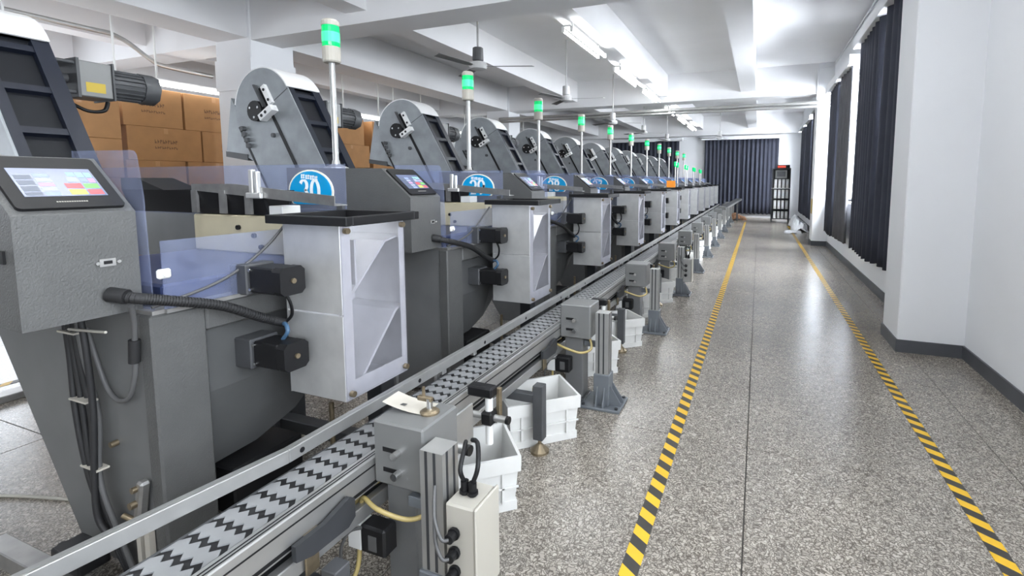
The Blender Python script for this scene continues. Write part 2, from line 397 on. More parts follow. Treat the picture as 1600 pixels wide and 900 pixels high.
# ceiling conduits
solo('conduit_pipe', MB().tube([(-7.2, 13.05, 3.37), (1.5, 13.05, 3.37)], .045, 10), 'alu', 'upper grey pipe crossing the aisle below the cross beam', 'pipe')
solo('conduit_pipe', MB().tube([(-7.2, 13.0, 3.28), (1.5, 13.0, 3.28)], .032, 10), 'alu', 'lower thinner pipe crossing the aisle below the cross beam', 'pipe')
solo('conduit_pipe', MB().tube(smooth([(-8.9, 1.0, 3.70), (-8.9, 4.0, 3.70), (-8.9, 4.55, 3.68), (-8.9, 4.95, 3.45), (-8.9, 5.15, 3.38), (-8.9, 5.9, 3.36)]), .035, 8), 'alu', 'bent metal pipe under the ceiling above the cartons', 'pipe')
solo('wall_cable', MB().tube([(1.53, 6.0, 4.22), (1.53, 12.9, 4.22), (1.53, 13.16, 4.18), (1.2, 13.18, 4.18), (1.2, 13.18, 3.45)], .012, 6), 'wall', 'thin white cable trunking along the top of the window wall', 'cable')

# fluorescent battens
def batten(y0, y1, x, z, label, group, double=True):
    ht = 3.76 if x > -8 else ZC + .01
    t = thing('tube_light', label, 'ceiling light', (x, (y0 + y1) / 2, z - .06), group)
    part('housing', MB().box(x - .05, x + .05, y0, y1, z + .02, z + .05, .004), 'white', t)
    for sx in ((-.06, .06) if double else (0,)):
        part('tube', MB().tube([(x + sx, y0 + .03, z - .02), (x + sx, y1 - .03, z - .02)], .019, 8), 'fluor' if x > -8 else 'fluor_dim', t)
        for y in (y0 + .015, y1 - .015): part('holder', MB().box(x + sx - .02, x + sx + .02, y - .015, y + .015, z - .045, z + .03, .004), 'white', t)
    for yh in (y0 + .2, y1 - .22): part('hanger', MB().box(x - .012, x + .012, yh, yh + .02, z + .05, ht), 'white', t)
GL = 'tube lights under the ceiling beam'
for k, (a, b) in enumerate(((6.45, 8.05), (9.0, 10.7), (11.35, 13.0))):
    batten(a, b, -2.5, 3.62, ORD[k] + ' tube light from the camera under the lit ceiling beam, before the pipes', GL)
for k, (a, b) in enumerate(((14.2, 15.9), (16.6, 18.3), (19.0, 20.7))):
    batten(a, b, -2.5, 3.62, ORD[k] + ' tube light beyond the pipes under the lit ceiling beam', GL)
for k, (a, b) in enumerate(((2.6, 4.2), (.4, 2.0), (-1.8, -.2), (-4.0, -2.4))):  # unseen tubes added as fill light around the camera
    batten(a, b, -2.5, 3.62, 'unseen fill tube light added along the lit beam, above and behind the viewer', GL)
    batten(a, b, -.33, 3.62, 'unseen fill tube light added on the aisle beam, above and behind the viewer', GL)
for k, (a, b) in enumerate(((3.0, 4.5), (4.6, 6.1), (8.2, 9.7), (9.8, 11.3), (13.0, 14.5), (16, 17.5))):
    batten(a, b, -8.5, 3.04, 'tube light above the cartons, ' + ORD[k] + ' from the camera', 'tube lights over the cartons')

# ceiling fans
def fan(x, y, zt, zb, ang, dark, label):
    t = thing('ceiling_fan', label, 'fan', (x, y, zb), 'ceiling fans')
    part('rod', MB().cyl((x, y, zb + .1), (x, y, zt), .014, 8), 'steel2' if dark else 'fan', t)
    part('motor_cover', MB().lathe((x, y, zb), [(.05, .08), (.075, .10), (.07, .26), (.055, .27)], 14), 'slate' if dark else 'fan', t)
    part('hub', MB().lathe((x, y, zb), [(.06, -.03), (.11, -.015), (.13, .03), (.11, .07), (.05, .085)], 18), 'fan', t)
    for k in range(3):
        a = ang + k * 2 * math.pi / 3
        m4 = Matrix.Translation((x, y, zb + .02)) @ Matrix.Rotation(a, 4, 'Z') @ Matrix.Rotation(R(9), 4, 'X')
        part('blade', MB().prism([(.11, -.025), (.22, -.05), (.74, -.065), (.76, .05), (.22, .045), (.11, .02)], 'z', -.003, .003, m4), 'fanblade', t)
fan(-3.6, 5.95, ZC, 3.08, R(20), True, 'nearest ceiling fan with a dark motor cover')
fan(-3.6, 9.25, ZC, 3.15, R(12), False, 'second ceiling fan from the camera, white, before the pipes')
fan(-3.6, 12.6, ZC, 3.05, R(30), False, 'ceiling fan hanging right at the pipes')
fan(-3.6, 16.3, ZC, 3.12, R(40), False, 'ceiling fan just beyond the pipes on the left')
fan(-3.4, 19.6, ZC, 3.12, R(15), False, 'farthest left ceiling fan near the end wall')
fan(-1.4, 19.2, ZC, 3.12, R(70), False, 'far ceiling fan above the end of the aisle')

# cartons at the left
def carton(y0, y1, z0, z1, x1, dx, label, mark):
    t = thing('carton', label, 'box', (x1 - dx / 2, (y0 + y1) / 2, z0), 'cartons stacked behind the machines')
    x0 = x1 - dx; g = .006
    part('box_body', MB().box(x0, x1, y0 + g, y1 - g, z0, z1 - .002, .006), 'carton', t)
    ym = (y0 + y1) / 2
    part('tape_strip', MB().box(x1, x1 + .001, ym - .03, ym + .03, z1 - .09, z1 - .01), 'tapeclear', t)
    if mark:
        mb = MB()
        for row, (zz, h, nn) in enumerate(((z0 + (z1 - z0) * .52, .055, 9), (z0 + (z1 - z0) * .36, .035, 10))):
            yy = ym - .16
            for q in range(nn):
                wd = .30 / nn * random.uniform(.6, .85)
                mb.box(x1, x1 + .0012, yy, yy + wd * .35, zz, zz + h).box(x1, x1 + .0012, yy + wd * .5, yy + wd, zz + h * .25 * (q % 3), zz + h * (.5 + .25 * (q % 3)))
                yy += .32 / nn
        part('print', mb, 'print', t)['kind'] = 'stuff'
rows = [(0, .47), (.47, .94), (.94, 1.38), (1.38, 1.86), (1.86, 2.36), (2.36, 2.94)]
for r_, (za, zb) in enumerate(rows):
    low = r_ < 4
    ys = [(4.36, 5.40), (5.41, 6.35), (7.0, 8.0), (8.02, 9.1), (9.2, 10.2)] if r_ % 2 == 0 else [(4.33, 5.14), (5.16, 6.1), (7.0, 7.9), (7.92, 8.95), (9.2, 10.2)]
    for k, (a, b) in enumerate(ys):
        nm = ['left of the white column', 'touching the white column on its left', 'just right of the white column', 'second right of the white column', 'third right of the white column'][k]
        lab = ('top row brown carton ' if r_ == 5 else 'second row from top brown carton ') + nm if not low else 'brown carton low in the stack behind the machines'
        carton(a, b, za, zb, -8.5 if k < 2 else -8.45, .75, lab, r_ in (4, 5) and k in (0, 1))
for r_, (za, zb) in enumerate([(0, .53), (.53, 1.06), (1.06, 1.6), (1.6, 2.14), (2.14, 2.68)]):
    carton(3.35, 4.25, za, zb, -8.38, .75, ('topmost brown carton behind the elevator motor at left' if r_ == 4 else 'brown carton under the topmost one behind the elevator motor at left') if r_ > 2 else 'brown carton low in the stack behind the machines', r_ == 3)

# ------------------------------------------------------------------ digits of the number signs
def arc(cx, cz, rx, rz, a0, a1, n=14): return [(cx + rx * math.cos(R(a0 + (a1 - a0) * i / n)), cz + rz * math.sin(R(a0 + (a1 - a0) * i / n))) for i in range(n + 1)]
DIG = {
 '0': [arc(.3, .5, .25, .48, 90, 450, 24)],
 '2': [arc(.3, .72, .24, .26, 170, -25) + [(.42, .42), (.25, .2), (.06, .03), (.56, .03)]],
 '3': [arc(.28, .75, .22, .23, 160, -80), arc(.27, .27, .26, .27, 80, -165)],
 '6': [arc(.3, .3, .25, .29, 90, 450, 22), arc(.45, .3, .40, .68, 180, 95)],
 '7': [[(.06, .95), (.54, .95), (.40, .6), (.28, .3), (.24, .02)]],
 '8': [arc(.3, .75, .20, .22, 90, 450, 20), arc(.3, .27, .25, .26, 90, 450, 20)],
 '9': [arc(.3, .68, .25, .30, 90, 450, 22), arc(.15, .66, .40, .64, 0, -88)],
 '5': [[(.52, .96), (.16, .96), (.12, .55)] + arc(.28, .3, .26, .29, 125, -160)],
 '4': [[(.42, .02), (.42, .97), (.05, .3), (.58, .3)]],
 '1': [[(.12, .8), (.3, .95), (.3, .03)]],
}
def digit_mesh(mb, ch, x, z, w_, h_, y, thick=.21, thin=.08):
    for path in DIG[ch]:
        P = [Vector((px, pz)) for px, pz in path]; vs = []; fs = []
        for i, p in enumerate(P):
            t = (P[min(i+1, len(P)-1)] - P[max(i-1, 0)]).normalized(); wd = (thin + (thick - thin) * abs(t.y)) / 2; n = Vector((-t.y, t.x)) * wd
            for q in (p + n, p - n): vs.append((x + q.x * w_, y, z + q.y * h_))
        for i in range(len(P) - 1): fs.append([2*i, 2*i+1, 2*i+3, 2*i+2])
        mb.add(vs, fs)

# ------------------------------------------------------------------ the packing machine (first one, measured in place)
def build_machine():
    A = (-2.3, 1.5, 0)
    t = thing('packing_machine', '', 'machine', A, 'row of packing machines')
    # hopper body with the sheet metal front
    bd = part('front_plate', MB().prism([(-3.1, 1.07), (-2.06, 1.07), (-2.06, .04), (-2.56, .04), (-3.1, .88)], 'y', 1.055, 1.10), 'frontgrey', t)
    part('corner_post', MB().box(-2.07, -1.995, 1.05, 1.24, .04, 1.07, .008).box(-2.07, -1.995, 1.2405, 2.22, .965, 1.07, .008), 'hammer', t)
    hp = MB(); secs = []
    for y, zb, xb in ((1.10, .34, -2.12), (1.50, .36, -2.12), (1.70, .43, -2.11), (1.86, .57, -2.09), (2.0, .74, -2.07), (2.2, .90, -2.05)):
        secs.append([(-2.035, y, 1.06), (-2.035, y, max(.70, zb + .02)), (xb + .0, y, zb), (-2.75, y, zb), (-3.08, y, .9), (-3.08, y, 1.06)])
    vs = [p for s_ in secs for p in s_]; n = 6; fs = []
    for i in range(len(secs) - 1):
        for k in range(n): fs.append([i*n + k, i*n + (k+1) % n, (i+1)*n + (k+1) % n, (i+1)*n + k])
    fs.append(list(range(n))); fs.append(list(range((len(secs)-1)*n, len(secs)*n)))
    part('hopper', hp.add(vs, fs), 'grey', t)
    part('rear_sheet', MB().box(-4.7, -2.06, 2.225, 2.235, 1.0, 1.38), 'panel', t)
    part('rim', MB().box(-3.1, -2.0, 1.06, 1.10, 1.07, 1.085).box(-2.06, -1.985, 1.10, 2.22, 1.07, 1.085), 'steel2', t)
    part('inner_bin', MB().box(-3.02, -2.08, 1.14, 2.16, 1.071, 1.16, .01), 'blue', t)
    part('side_panel', MB().box(-2.02, -1.93, 2.225, 2.25, .30, 1.06, .004), 'panel', t)
    part('gear_case', MB().box(-2.55, -2.02, 1.32, 1.66, .12, .335, .008), 'black', t)
    # under frame
    for (x, y) in ((-1.84, 2.0), (-2.6, 2.08), (-2.5, 1.22)):
        lg = part('leg', MB().box(x - .05, x + .05, y - .05, y + .05, .075, .62 if x > -2 else .5 if y < 1.5 else .93, .004), 'dark', t)
        part('levelling_foot', MB().cyl((x, y, .03), (x, y, .08), .012, 8).lathe((x, y, 0), [(.05, 0), (.05, .012), (.025, .032), (.015, .04)], 14), 'brass', lg)
    part('crossbar', MB().box(-2.9, -1.89, 1.96, 2.04, .10, .17, .004), 'slate', t)
    part('crossbar', MB().box(-2.5, -1.60, 1.50, 1.56, .10, .16, .004), 'slate', t)
    part('crossbar', MB().box(-2.64, -2.56, 1.27, 2.03, .10, .17, .004), 'slate', t)
    for y in (1.52,):
        part('levelling_foot', MB().cyl((-2.0, y + .3, .03), (-2.0, y + .3, .42), .013, 8).lathe((-2.0, y + .3, 0), [(.055, 0), (.055, .014), (.028, .036), (.015, .05)], 14), 'brass', t)
    # control console
    prof = [(-2.05, 1.092), (-2.05, 1.445), (-2.275, 1.632), (-3.12, 1.645), (-3.12, 1.12)]
    cs = part('console', MB().prism(prof, 'y', .745, 1.06), 'hammer', t)
    sd = Vector((-.225, 0, .187)).normalized(); nn = Vector((.187, 0, .225)).normalized()
    def onslope(u, v, h):      # u along Y, v up the slope from its foot, h off the face
        p = Vector((-2.05, u, 1.445)) + sd * v + nn * h; return tuple(p)
    L = .2925
    def slab(mb, u0, u1, v0, v1, h0, h1):
        vs = [onslope(u, v, h) for h in (h0, h1) for (u, v) in ((u0, v0), (u1, v0), (u1, v1), (u0, v1))]
        mb.add(vs, [(3,2,1,0), (4,5,6,7), (0,1,5,4), (1,2,6,5), (2,3,7,6), (3,0,4,7)])
    def rslab(mb, u0, u1, v0, v1, h0, h1, r):
        pts = []
        for cu, cv, a in ((u1 - r, v1 - r, 0), (u0 + r, v1 - r, 90), (u0 + r, v0 + r, 180), (u1 - r, v0 + r, 270)):
            for k in range(5): pts.append((cu + r * math.cos(R(a + 22.5 * k)), cv + r * math.sin(R(a + 22.5 * k))))
        n = len(pts); vs = [onslope(u, v, h0) for u, v in pts] + [onslope(u, v, h1) for u, v in pts]
        mb.add(vs, [list(range(n))[::-1], list(range(n, 2*n))] + [[i, (i+1) % n, n + (i+1) % n, n + i] for i in range(n)])
    mb = MB(); rslab(mb, .765, 1.04, .02, .275, 0, .011, .014); part('screen_bezel', mb, 'black', cs)
    mb = MB(); slab(mb, .800, 1.010, .075, .215, .0111, .0122)
    cells = [('s_slate', 0, .03, .22, .17, .36), ('s_slate', .0, .03, .22, .40, .56), ('s_slate', 0, .03, .22, .60, .75), ('s_slate', 0, .03, .22, .03, .14)]
    for k, c in enumerate(('s_blue', 's_pale', 's_pink', 's_pale', 's_blue')): cells.append((c, 0, .25, .43, .80 - .165 * k - .12, .80 - .165 * k))
    cells += [('s_cyan', 0, .66, .76, .72, .86), ('s_cyan', 0, .775, .87, .68, .86), ('s_cyan', 0, .885, .97, .68, .86), ('s_pale', 0, .62, .76, .50, .68), ('s_blue', 0, .775, .87, .50, .64), ('s_pink', 0, .885, .97, .48, .64), ('s_red', 0, .55, .76, .27, .45), ('s_green', 0, .78, .97, .27, .44), ('s_yellow', 0, .55, .76, .04, .23), ('s_red', 0, .78, .97, .04, .22)]
    mats = ['screenbg']
    for c, _, u0, u1, v0, v1 in cells:
        if c not in mats: mats.append(c)
        mb.cur = mats.index(c); slab(mb, .800 + .21 * u0, .800 + .21 * u1, .075 + .14 * v0, .075 + .14 * v1, .0122, .0127)
    part('screen', mb, mats, cs)
    mb = MB()
    for k in range(13): slab(mb, .865 + k * .0062, .865 + k * .0062 + .0042, .046, .0505, .011, .0116)
    part('bezel_print', mb, 'beige', cs)
    mb = MB(); mb.box(-2.05, -2.046, .945, .99, 1.262, 1.288); part('port_plate', mb, 'steel2', cs)
    part('port', MB().box(-2.047, -2.043, .956, .979, 1.270, 1.281), 'black', cs)
    for y in (.938, .997): part('screw', MB().cyl((-2.05, y, 1.275), (-2.04, y, 1.275), .006, 8), 'chrome', cs)
    part('vent_slot', MB().box(-2.20, -2.10, .738, .745, 1.30, 1.34), 'black', cs)
    # blue tinted guards
    gp = [(-2.45, 1.07), (-2.02, 1.07), (-2.03, 1.5)] + [(-2.05 - .03 + .03 * math.cos(R(a)), 1.63 + .03 * math.sin(R(a))) for a in (0, 30, 60, 90)] + [(-2.45, 1.665)]
    part('guard_panel', MB().prism(gp, 'y', 1.075, 1.08), 'acrylic', t)
    part('guard_panel', MB().box(-2.0, -1.995, 1.10, 1.86, 1.085, 1.335), 'acrylic', t)
    bg_ = part('guard_panel', MB().box(-4.4, -2.12, 2.09, 2.095, 1.34, 1.645), 'acrylic', t)
    part('guard_support', MB().box(-2.17, -2.13, 2.07, 2.09, 1.06, 1.42), 'slate', t)
    part('hinge_block', MB().box(-1.993, -1.975, 1.075, 1.12, 1.20, 1.235, .006).cyl((-1.975, 1.097, 1.217), (-1.965, 1.097, 1.217), .01, 10), 'white', t)
    # number sign on the rear guard
    def sign_outline(k): return [(-2.375 + .172 * k * math.cos(R(a)), max(1.49 + .125 * k * math.sin(R(a)), 1.418)) for a in range(0, 360, 12)]
    sg = part('number_sign', MB().prism(sign_outline(1), 'y', 2.084, 2.0895), 'signcream', t)
    part('sign_face', MB().prism(sign_outline(.93), 'y', 2.082, 2.0842), 'signblue', sg)
    mb = MB()
    for q, (x0, wd) in enumerate(((-2.44, .027), (-2.405, .029), (-2.37, .029), (-2.335, .02))):
        z = 1.565 - .004 * q
        for a, b, c, d in ((0, .3, 0, 1), (.45, 1, 0, .35), (.45, 1, .55, 1), (.6, .8, 0, 1)): mb.box(x0 + wd * a, x0 + wd * b, 2.0805, 2.0816, z + .025 * c, z + .025 * d)
    part('sign_print', mb, 'signwhite', sg)
    # feeder trough
    fd = part('feeder_trough', MB().prism([(1.80, 1.50), (1.84, 1.37), (1.96, 1.37), (2.0, 1.50), (1.985, 1.50), (1.95, 1.385), (1.85, 1.385), (1.815, 1.50)], 'x', -3.6, -2.40), 'black', t)
    part('trough_hood', MB().prism([(-3.6, 1.50), (-3.6, 1.57), (-3.45, 1.57), (-3.2, 1.50)], 'y', 1.80, 2.0), 'black', fd)
    for x in (-2.95, -2.72, -2.52): part('clip', MB().box(x, x + .045, 1.795, 1.81, 1.375, 1.50), 'steel2', fd)
    part('feeder_rail', MB().prism([(-2.95, 1.50), (-1.90, 1.43), (-1.90, 1.478), (-2.3, 1.51), (-2.6, 1.535), (-2.95, 1.535)], 'y', 1.80, 1.806).prism([(-2.95, 1.50), (-1.90, 1.43), (-1.90, 1.434), (-2.95, 1.504)], 'y', 1.806, 1.88), 'steel2', t)
    part('clamp', MB().box(-2.47, -2.44, 1.785, 1.81, 1.47, 1.61, .004).box(-2.43, -2.405, 1.785, 1.81, 1.47, 1.60, .004).box(-2.49, -2.38, 1.78, 1.80, 1.46, 1.49, .004), 'steel', t)
    part('white_block', MB().box(-2.40, -2.30, 1.84, 1.95, 1.366, 1.42, .003), 'white', t)
    part('feeder_base', MB().box(-3.0, -2.15, 1.83, 1.95, 1.16, 1.365, .008), 'ivory', t)
    for bx_, bz_ in ((-2.62, 1.30), (-2.5, 1.26), (-2.45, 1.2)): part('feeder_bolt', MB().cyl((bx_, 1.83, bz_), (bx_, 1.815, bz_), .013, 8), 'black', t)
    # weighing chute box
    cb = part('chute_box', MB().box(-1.905, -1.899, 1.52, 1.91, .62, 1.37).box(-1.899, -1.585, 1.52, 1.526, .995, 1.37, .002).box(-1.899, -1.585, 1.52, 1.526, .62, .988, .002).box(-1.899, -1.585, 1.904, 1.91, .62, 1.37).box(-1.899, -1.585, 1.526, 1.904, .62, .626), 'steel', t)
    def chute(poly): return MB().prism(poly, 'x', -1.895, -1.60)
    part('chute_plate', chute([(1.54, 1.02), (1.545, 1.015), (1.80, 1.27), (1.90, 1.29), (1.90, 1.296), (1.795, 1.278)]), 'chute', cb)
    part('chute_plate', chute([(1.60, .66), (1.61, .655), (1.86, .93), (1.90, .95), (1.90, .957), (1.85, .94)]), 'chute', cb)
    part('chute_plate', chute([(1.54, 1.02), (1.55, 1.018), (1.62, 1.10), (1.62, 1.30), (1.61, 1.30), (1.61, 1.105)]), 'chute', cb)
    part('chute_cover', MB().box(-1.585, -1.58, 1.52, 1.91, .62, 1.37), 'clear', cb)
    fp = [(1.52, .62), (1.91, .62), (1.91, 1.37), (1.52, 1.37)]; hole = [(1.58, .72), (1.60, .69), (1.84, .69), (1.87, .78), (1.87, .92), (1.80, 1.0), (1.885, 1.10), (1.885, 1.27), (1.60, 1.27), (1.58, 1.10), (1.63, .98), (1.58, .86)]
    mb = MB()
    mb.box(-1.592, -1.5855, 1.527, 1.575, .627, 1.365).box(-1.592, -1.5855, 1.875, 1.903, .627, 1.365).box(-1.592, -1.5855, 1.575, 1.875, .627, .70)
    part('cover_frame', mb, 'steel', cb)
    for y, z in ((1.545, .65), (1.885, .65), (1.545, 1.345), (1.885, 1.345)): part('screw', MB().cyl((-1.58, y, z), (-1.562, y, z), .013, 10), 'brass', cb)
    fr = MB().box(-1.94, -1.49, 1.465, 1.50, 1.372, 1.408, .003).box(-1.94, -1.49, 1.875, 1.91, 1.372, 1.408, .003).box(-1.94, -1.905, 1.50, 1.875, 1.372, 1.408, .003).box(-1.525, -1.49, 1.50, 1.875, 1.372, 1.408, .003)
    part('top_frame', fr, 'black', cb)
    part('box_support', MB().box(-1.98, -1.905, 1.84, 1.90, .70, 1.06, .003).box(-1.90, -1.72, 1.93, 1.99, .62, .70, .003), 'slate', t)
    # stepper motors with brackets
    for z in (1.145, .83):
        mt = part('motor', MB().prism([(a * .058 * (1 if True else 1) + 1.435, b * .058 + z) for a, b in ((-1,-.7),(-.7,-1),(.7,-1),(1,-.7),(1,.7),(.7,1),(-.7,1),(-1,.7))], 'x', -1.80, -1.755).box(-1.94, -1.80, 1.381, 1.489, z - .054, z + .054, .006), 'black', t)
        part('motor_bracket', MB().box(-2.04, -1.94, 1.37, 1.50, z - .065, z + .062, .005), 'slate', mt)
        part('shaft', MB().cyl((-1.755, 1.435, z), (-1.747, 1.435, z), .011, 10), 'brass', mt)
        for a in (-1, 1): part('screw', MB().cyl((-1.93, 1.381, z + a * .04), (-1.93, 1.374, z + a * .04), .007, 8), 'chrome', mt)
    # hose and cables
    hz = smooth([(-2.05, .975, 1.16), (-1.99, 1.0, 1.15), (-1.95, 1.10, 1.12), (-1.92, 1.25, 1.07), (-1.90, 1.40, .985), (-1.885, 1.49, .94)], 8)
    h = part('hose', MB().tube(hz, .017, 10), 'rubber', t)
    mb = MB()
    for k in range(4, len(hz) - 1, 1):
        for q in (0, .5):
            p = hz[k].lerp(hz[min(k + 1, len(hz) - 1)], q); d = (hz[min(k+1, len(hz)-1)] - hz[k-1]).normalized(); mb.cyl(p - d * .003, p + d * .003, .0195, 10)
    part('hose_ribs', mb, 'rubber', h)
    part('hose_gland', MB().cyl((-2.05, .965, 1.165), (-2.0, .99, 1.155), .026, 12), 'rubber', h)
    part('motor_cable', MB().tube(smooth([(-1.83, 1.45, 1.09), (-1.82, 1.47, 1.04), (-1.84, 1.49, .98), (-1.885, 1.49, .94)]), .007, 6), 'black', t)
    part('motor_cable', MB().tube(smooth([(-1.885, 1.48, .94), (-1.84, 1.46, .945), (-1.82, 1.45, .92), (-1.85, 1.45, .885)]), .009, 6), 'bluecable', t)
    part('sensor_cable', MB().tube(smooth([(-2.0, 1.06, 1.10), (-1.985, 1.25, 1.14), (-1.985, 1.38, 1.19), (-1.98, 1.50, 1.27), (-1.95, 1.56, 1.35)]), .006, 6), 'greycable', t)
    # signal light on the console
    px, py = -2.9, .98
    sl_ = part('signal_light', MB().cyl((px, py, 1.66), (px, py, 2.41), .021, 12), 'alu', t)
    part('flange', MB().lathe((px, py, 1.642), [(.085, 0), (.085, .008), (.03, .03), (.024, .06)], 16), 'alu', sl_)
    part('lamp_base', MB().lathe((px, py, 2.40), [(.055, 0), (.062, .01), (.062, .105), (.058, .11)], 18), 'beige', sl_)
    part('lamp_lens', MB().lathe((px, py, 2.508), [(.056, 0), (.06, .006), (.06, .145), (.056, .15)], 18), 'greenlens', sl_)
    part('lamp_core', MB().lathe((px, py, 2.54), [(.0605, 0), (.0612, .01), (.0612, .055), (.0605, .07)], 18), 'greenglow', sl_)
    part('lamp_cap', MB().lathe((px, py, 2.656), [(.062, 0), (.062, .03), (.05, .042)], 18), 'beige', sl_)
    return t
mach = build_machine()

def number_on(root, num):
    sg = [c for c in root.children if c.name.split('.')[0] == 'number_sign'][0]
    mb = MB(); o = origin_of(root)
    for q, ch in enumerate(num): digit_mesh(mb, ch, -2.455 + q * .084, 1.432, .115, .125, 2.0812)
    me = mb.mesh('sign_digits', 'signwhite', (-2.3, 1.5, 0))
    d = bpy.data.objects.new('sign_digits', me); col.objects.link(d); d.parent = sg; d['label'] = 'white numerals ' + num

# ------------------------------------------------------------------ bucket elevator
def build_elevator():
    A = (-3.6, 1.5, 0)
    t = thing('bucket_elevator', '', 'elevator', A, 'row of inclined bucket elevators')
    C = Vector((-4.05, 2.185)); ax = Vector((.497, -.868)); nr = Vector((.868, .497)); r = .345; LEN = 1.55
    def pt(a, b): q = C + ax * a + nr * b; return (q.x, q.y)     # a down the incline, b across
    def outline(rr, length):
        base = math.atan2(nr.y, nr.x)
        arcp = [(C.x + rr * math.cos(base + math.pi * k / 18), C.y + rr * math.sin(base + math.pi * k / 18)) for k in range(19)]
        return arcp + [pt(length, -rr), pt(length, rr)]
    part('side_plate', MB().prism(outline(r, LEN), 'y', 1.30, 1.312), 'elev', t)
    part('side_plate', MB().prism(outline(r, LEN), 'y', 1.62, 1.632), 'navy', t)
    part('plate_seam', MB().prism([pt(.02, .05), pt(.02, r), pt(.026, r), pt(.026, .05)], 'y', 1.2985, 1.30), 'slate', t)
    # rounded top cover
    base = math.atan2(nr.y, nr.x); n = 18; vs = []; fs = []
    for k in range(n + 1):
        a = base - .02 + (math.pi * .80) * k / n
        for rr in (r - .004, r + .006):
            for y in (1.296, 1.636): vs.append((C.x + rr * math.cos(a), y, C.y + rr * math.sin(a)))
    for k in range(n):
        o = 4 * k
        fs += [[o+2, o+3, o+7, o+6], [o, o+4, o+5, o+1], [o, o+2, o+6, o+4], [o+1, o+5, o+7, o+3]]
    fs += [[0, 1, 3, 2], [4*n, 4*n+2, 4*n+3, 4*n+1]]
    part('top_cover', MB().add(vs, fs), 'cover', t)
    # belt frame on the upper side with cross bars and dark windows
    def bar(mb, a0, a1, b0, b1, y0, y1): mb.prism([pt(a0, b0), pt(a1, b0), pt(a1, b1), pt(a0, b1)], 'y', y0, y1)
    mb = MB(); bar(mb, .02, LEN, r - .03, r + .004, 1.312, 1.36); part('belt_frame', mb, 'navy', t)
    mb = MB(); bar(mb, .02, LEN, r - .03, r + .004, 1.55, 1.62); part('belt_frame', mb, 'navy', t)
    for k in range(6):
        mb = MB(); bar(mb, .06 + k * .27, .10 + k * .27, r - .05, r, 1.36, 1.55); part('crossbar', mb, 'navy', t)
    mb = MB(); bar(mb, .0, LEN, r - .05, r - .035, 1.312, 1.62); part('belt', mb, 'smoke', t)
    mb = MB(); bar(mb, .0, LEN, -r, -r + .012, 1.312, 1.62); part('back_cover', mb, 'elev', t)
    # discharge spout
    part('discharge_spout', MB().prism([(-4.58, 1.83), (-4.48, 2.30), (-4.36, 2.10), (-4.22, 1.80), (-4.16, 1.70), (-4.3, 1.76)], 'y', 1.325, 1.61), 'elev', t)
    part('spout_lip', MB().prism([(-4.585, 1.825), (-4.585, 1.775), (-4.30, 1.735), (-4.30, 1.79)], 'y', 1.32, 1.615), 'slate', t)
    mb = MB(); bar(mb, -.02, .62, -r - .006, -r + .014, 1.297, 1.30); part('spout_gap', mb, 'black', t)
    # bearing, slot, brackets on the near plate
    c = pt(.0, -.055)
    kb = part('bearing_knob', MB().cyl((c[0], 1.30, c[1]), (c[0], 1.255, c[1]), .088, 18), 'black', t)
    for a in (30, 150, 270): part('screw', MB().cyl((c[0] + .055 * math.cos(R(a)), 1.255, c[1] + .055 * math.sin(R(a))), (c[0] + .055 * math.cos(R(a)), 1.249, c[1] + .055 * math.sin(R(a))), .011, 8), 'chrome', kb)
    mb = MB(); bar(mb, -.16, LEN, .055, .085, 1.294, 1.30); part('slot', mb, 'black', t)
    mb = MB(); bar(mb, -.20, .02, .04, .052, 1.262, 1.30); part('slot_flange', mb, 'slate', t)
    mb = MB(); bar(mb, -.14, .04, .10, .15, 1.272, 1.30); b1 = part('bracket', mb, 'cover', t)
    for a in (-.10, 0): q = pt(a, .125); part('bolt', MB().cyl((q[0], 1.272, q[1]), (q[0], 1.268, q[1]), .013, 10), 'black', b1)
    mb = MB(); bar(mb, .07, .125, -.02, .15, 1.235, 1.30); b2 = part('bracket', mb, 'cover', t)
    for b in (.02, .075): q = pt(.0975, b); part('bolt', MB().cyl((q[0], 1.235, q[1]), (q[0], 1.231, q[1]), .014, 10), 'black', b2)
    q = pt(.27, -.01); part('bolt', MB().cyl((q[0], 1.30, q[1]), (q[0], 1.28, q[1]), .02, 10), 'slate', t)
    q = pt(.03, -.29); mb = MB().cyl((q[0], 1.30, q[1]), (q[0], 1.265, q[1]), .022, 8)
    for dx, dz in ((.0, -.05), (.03, -.10), (.05, -.15)): mb.box(q[0] + dx - .012, q[0] + dx + .03, 1.27, 1.295, q[1] + dz - .02, q[1] + dz + .02, .003)
    part('latch', mb, 'slate', t)
    # gear motor on the far side
    gx, gz = -3.95, 2.19
    gb = part('gearbox', MB().box(gx - .11, gx + .11, 1.80, 1.97, gz - .11, gz + .11, .006), 'panel', t)
    part('gearbox_flange', MB().box(gx - .12, gx + .12, 1.785, 1.80, gz - .12, gz + .12), 'slate', gb)
    part('gearbox_flange', MB().box(gx - .118, gx + .118, 1.97, 1.98, gz - .118, gz + .118), 'slate', gb)
    part('rating_label', MB().box(gx + .11, gx + .1112, 1.83, 1.93, gz - .08, gz - .02), 'yellow', gb)
    part('mounting_bolts', MB().cyl((gx + .09, 1.63, gz + .09), (gx + .09, 1.79, gz + .09), .012, 8).cyl((gx - .09, 1.63, gz + .09), (gx - .09, 1.79, gz + .09), .012, 8).cyl((gx + .09, 1.63, gz - .09), (gx + .09, 1.79, gz - .09), .012, 8).cyl((gx, 1.63, gz), (gx, 1.79, gz), .03, 10), 'slate', gb)
    mo = part('motor', MB().cyl((gx, 1.98, gz), (gx, 2.17, gz), .088, 20), 'slate', t)
    mb = MB()
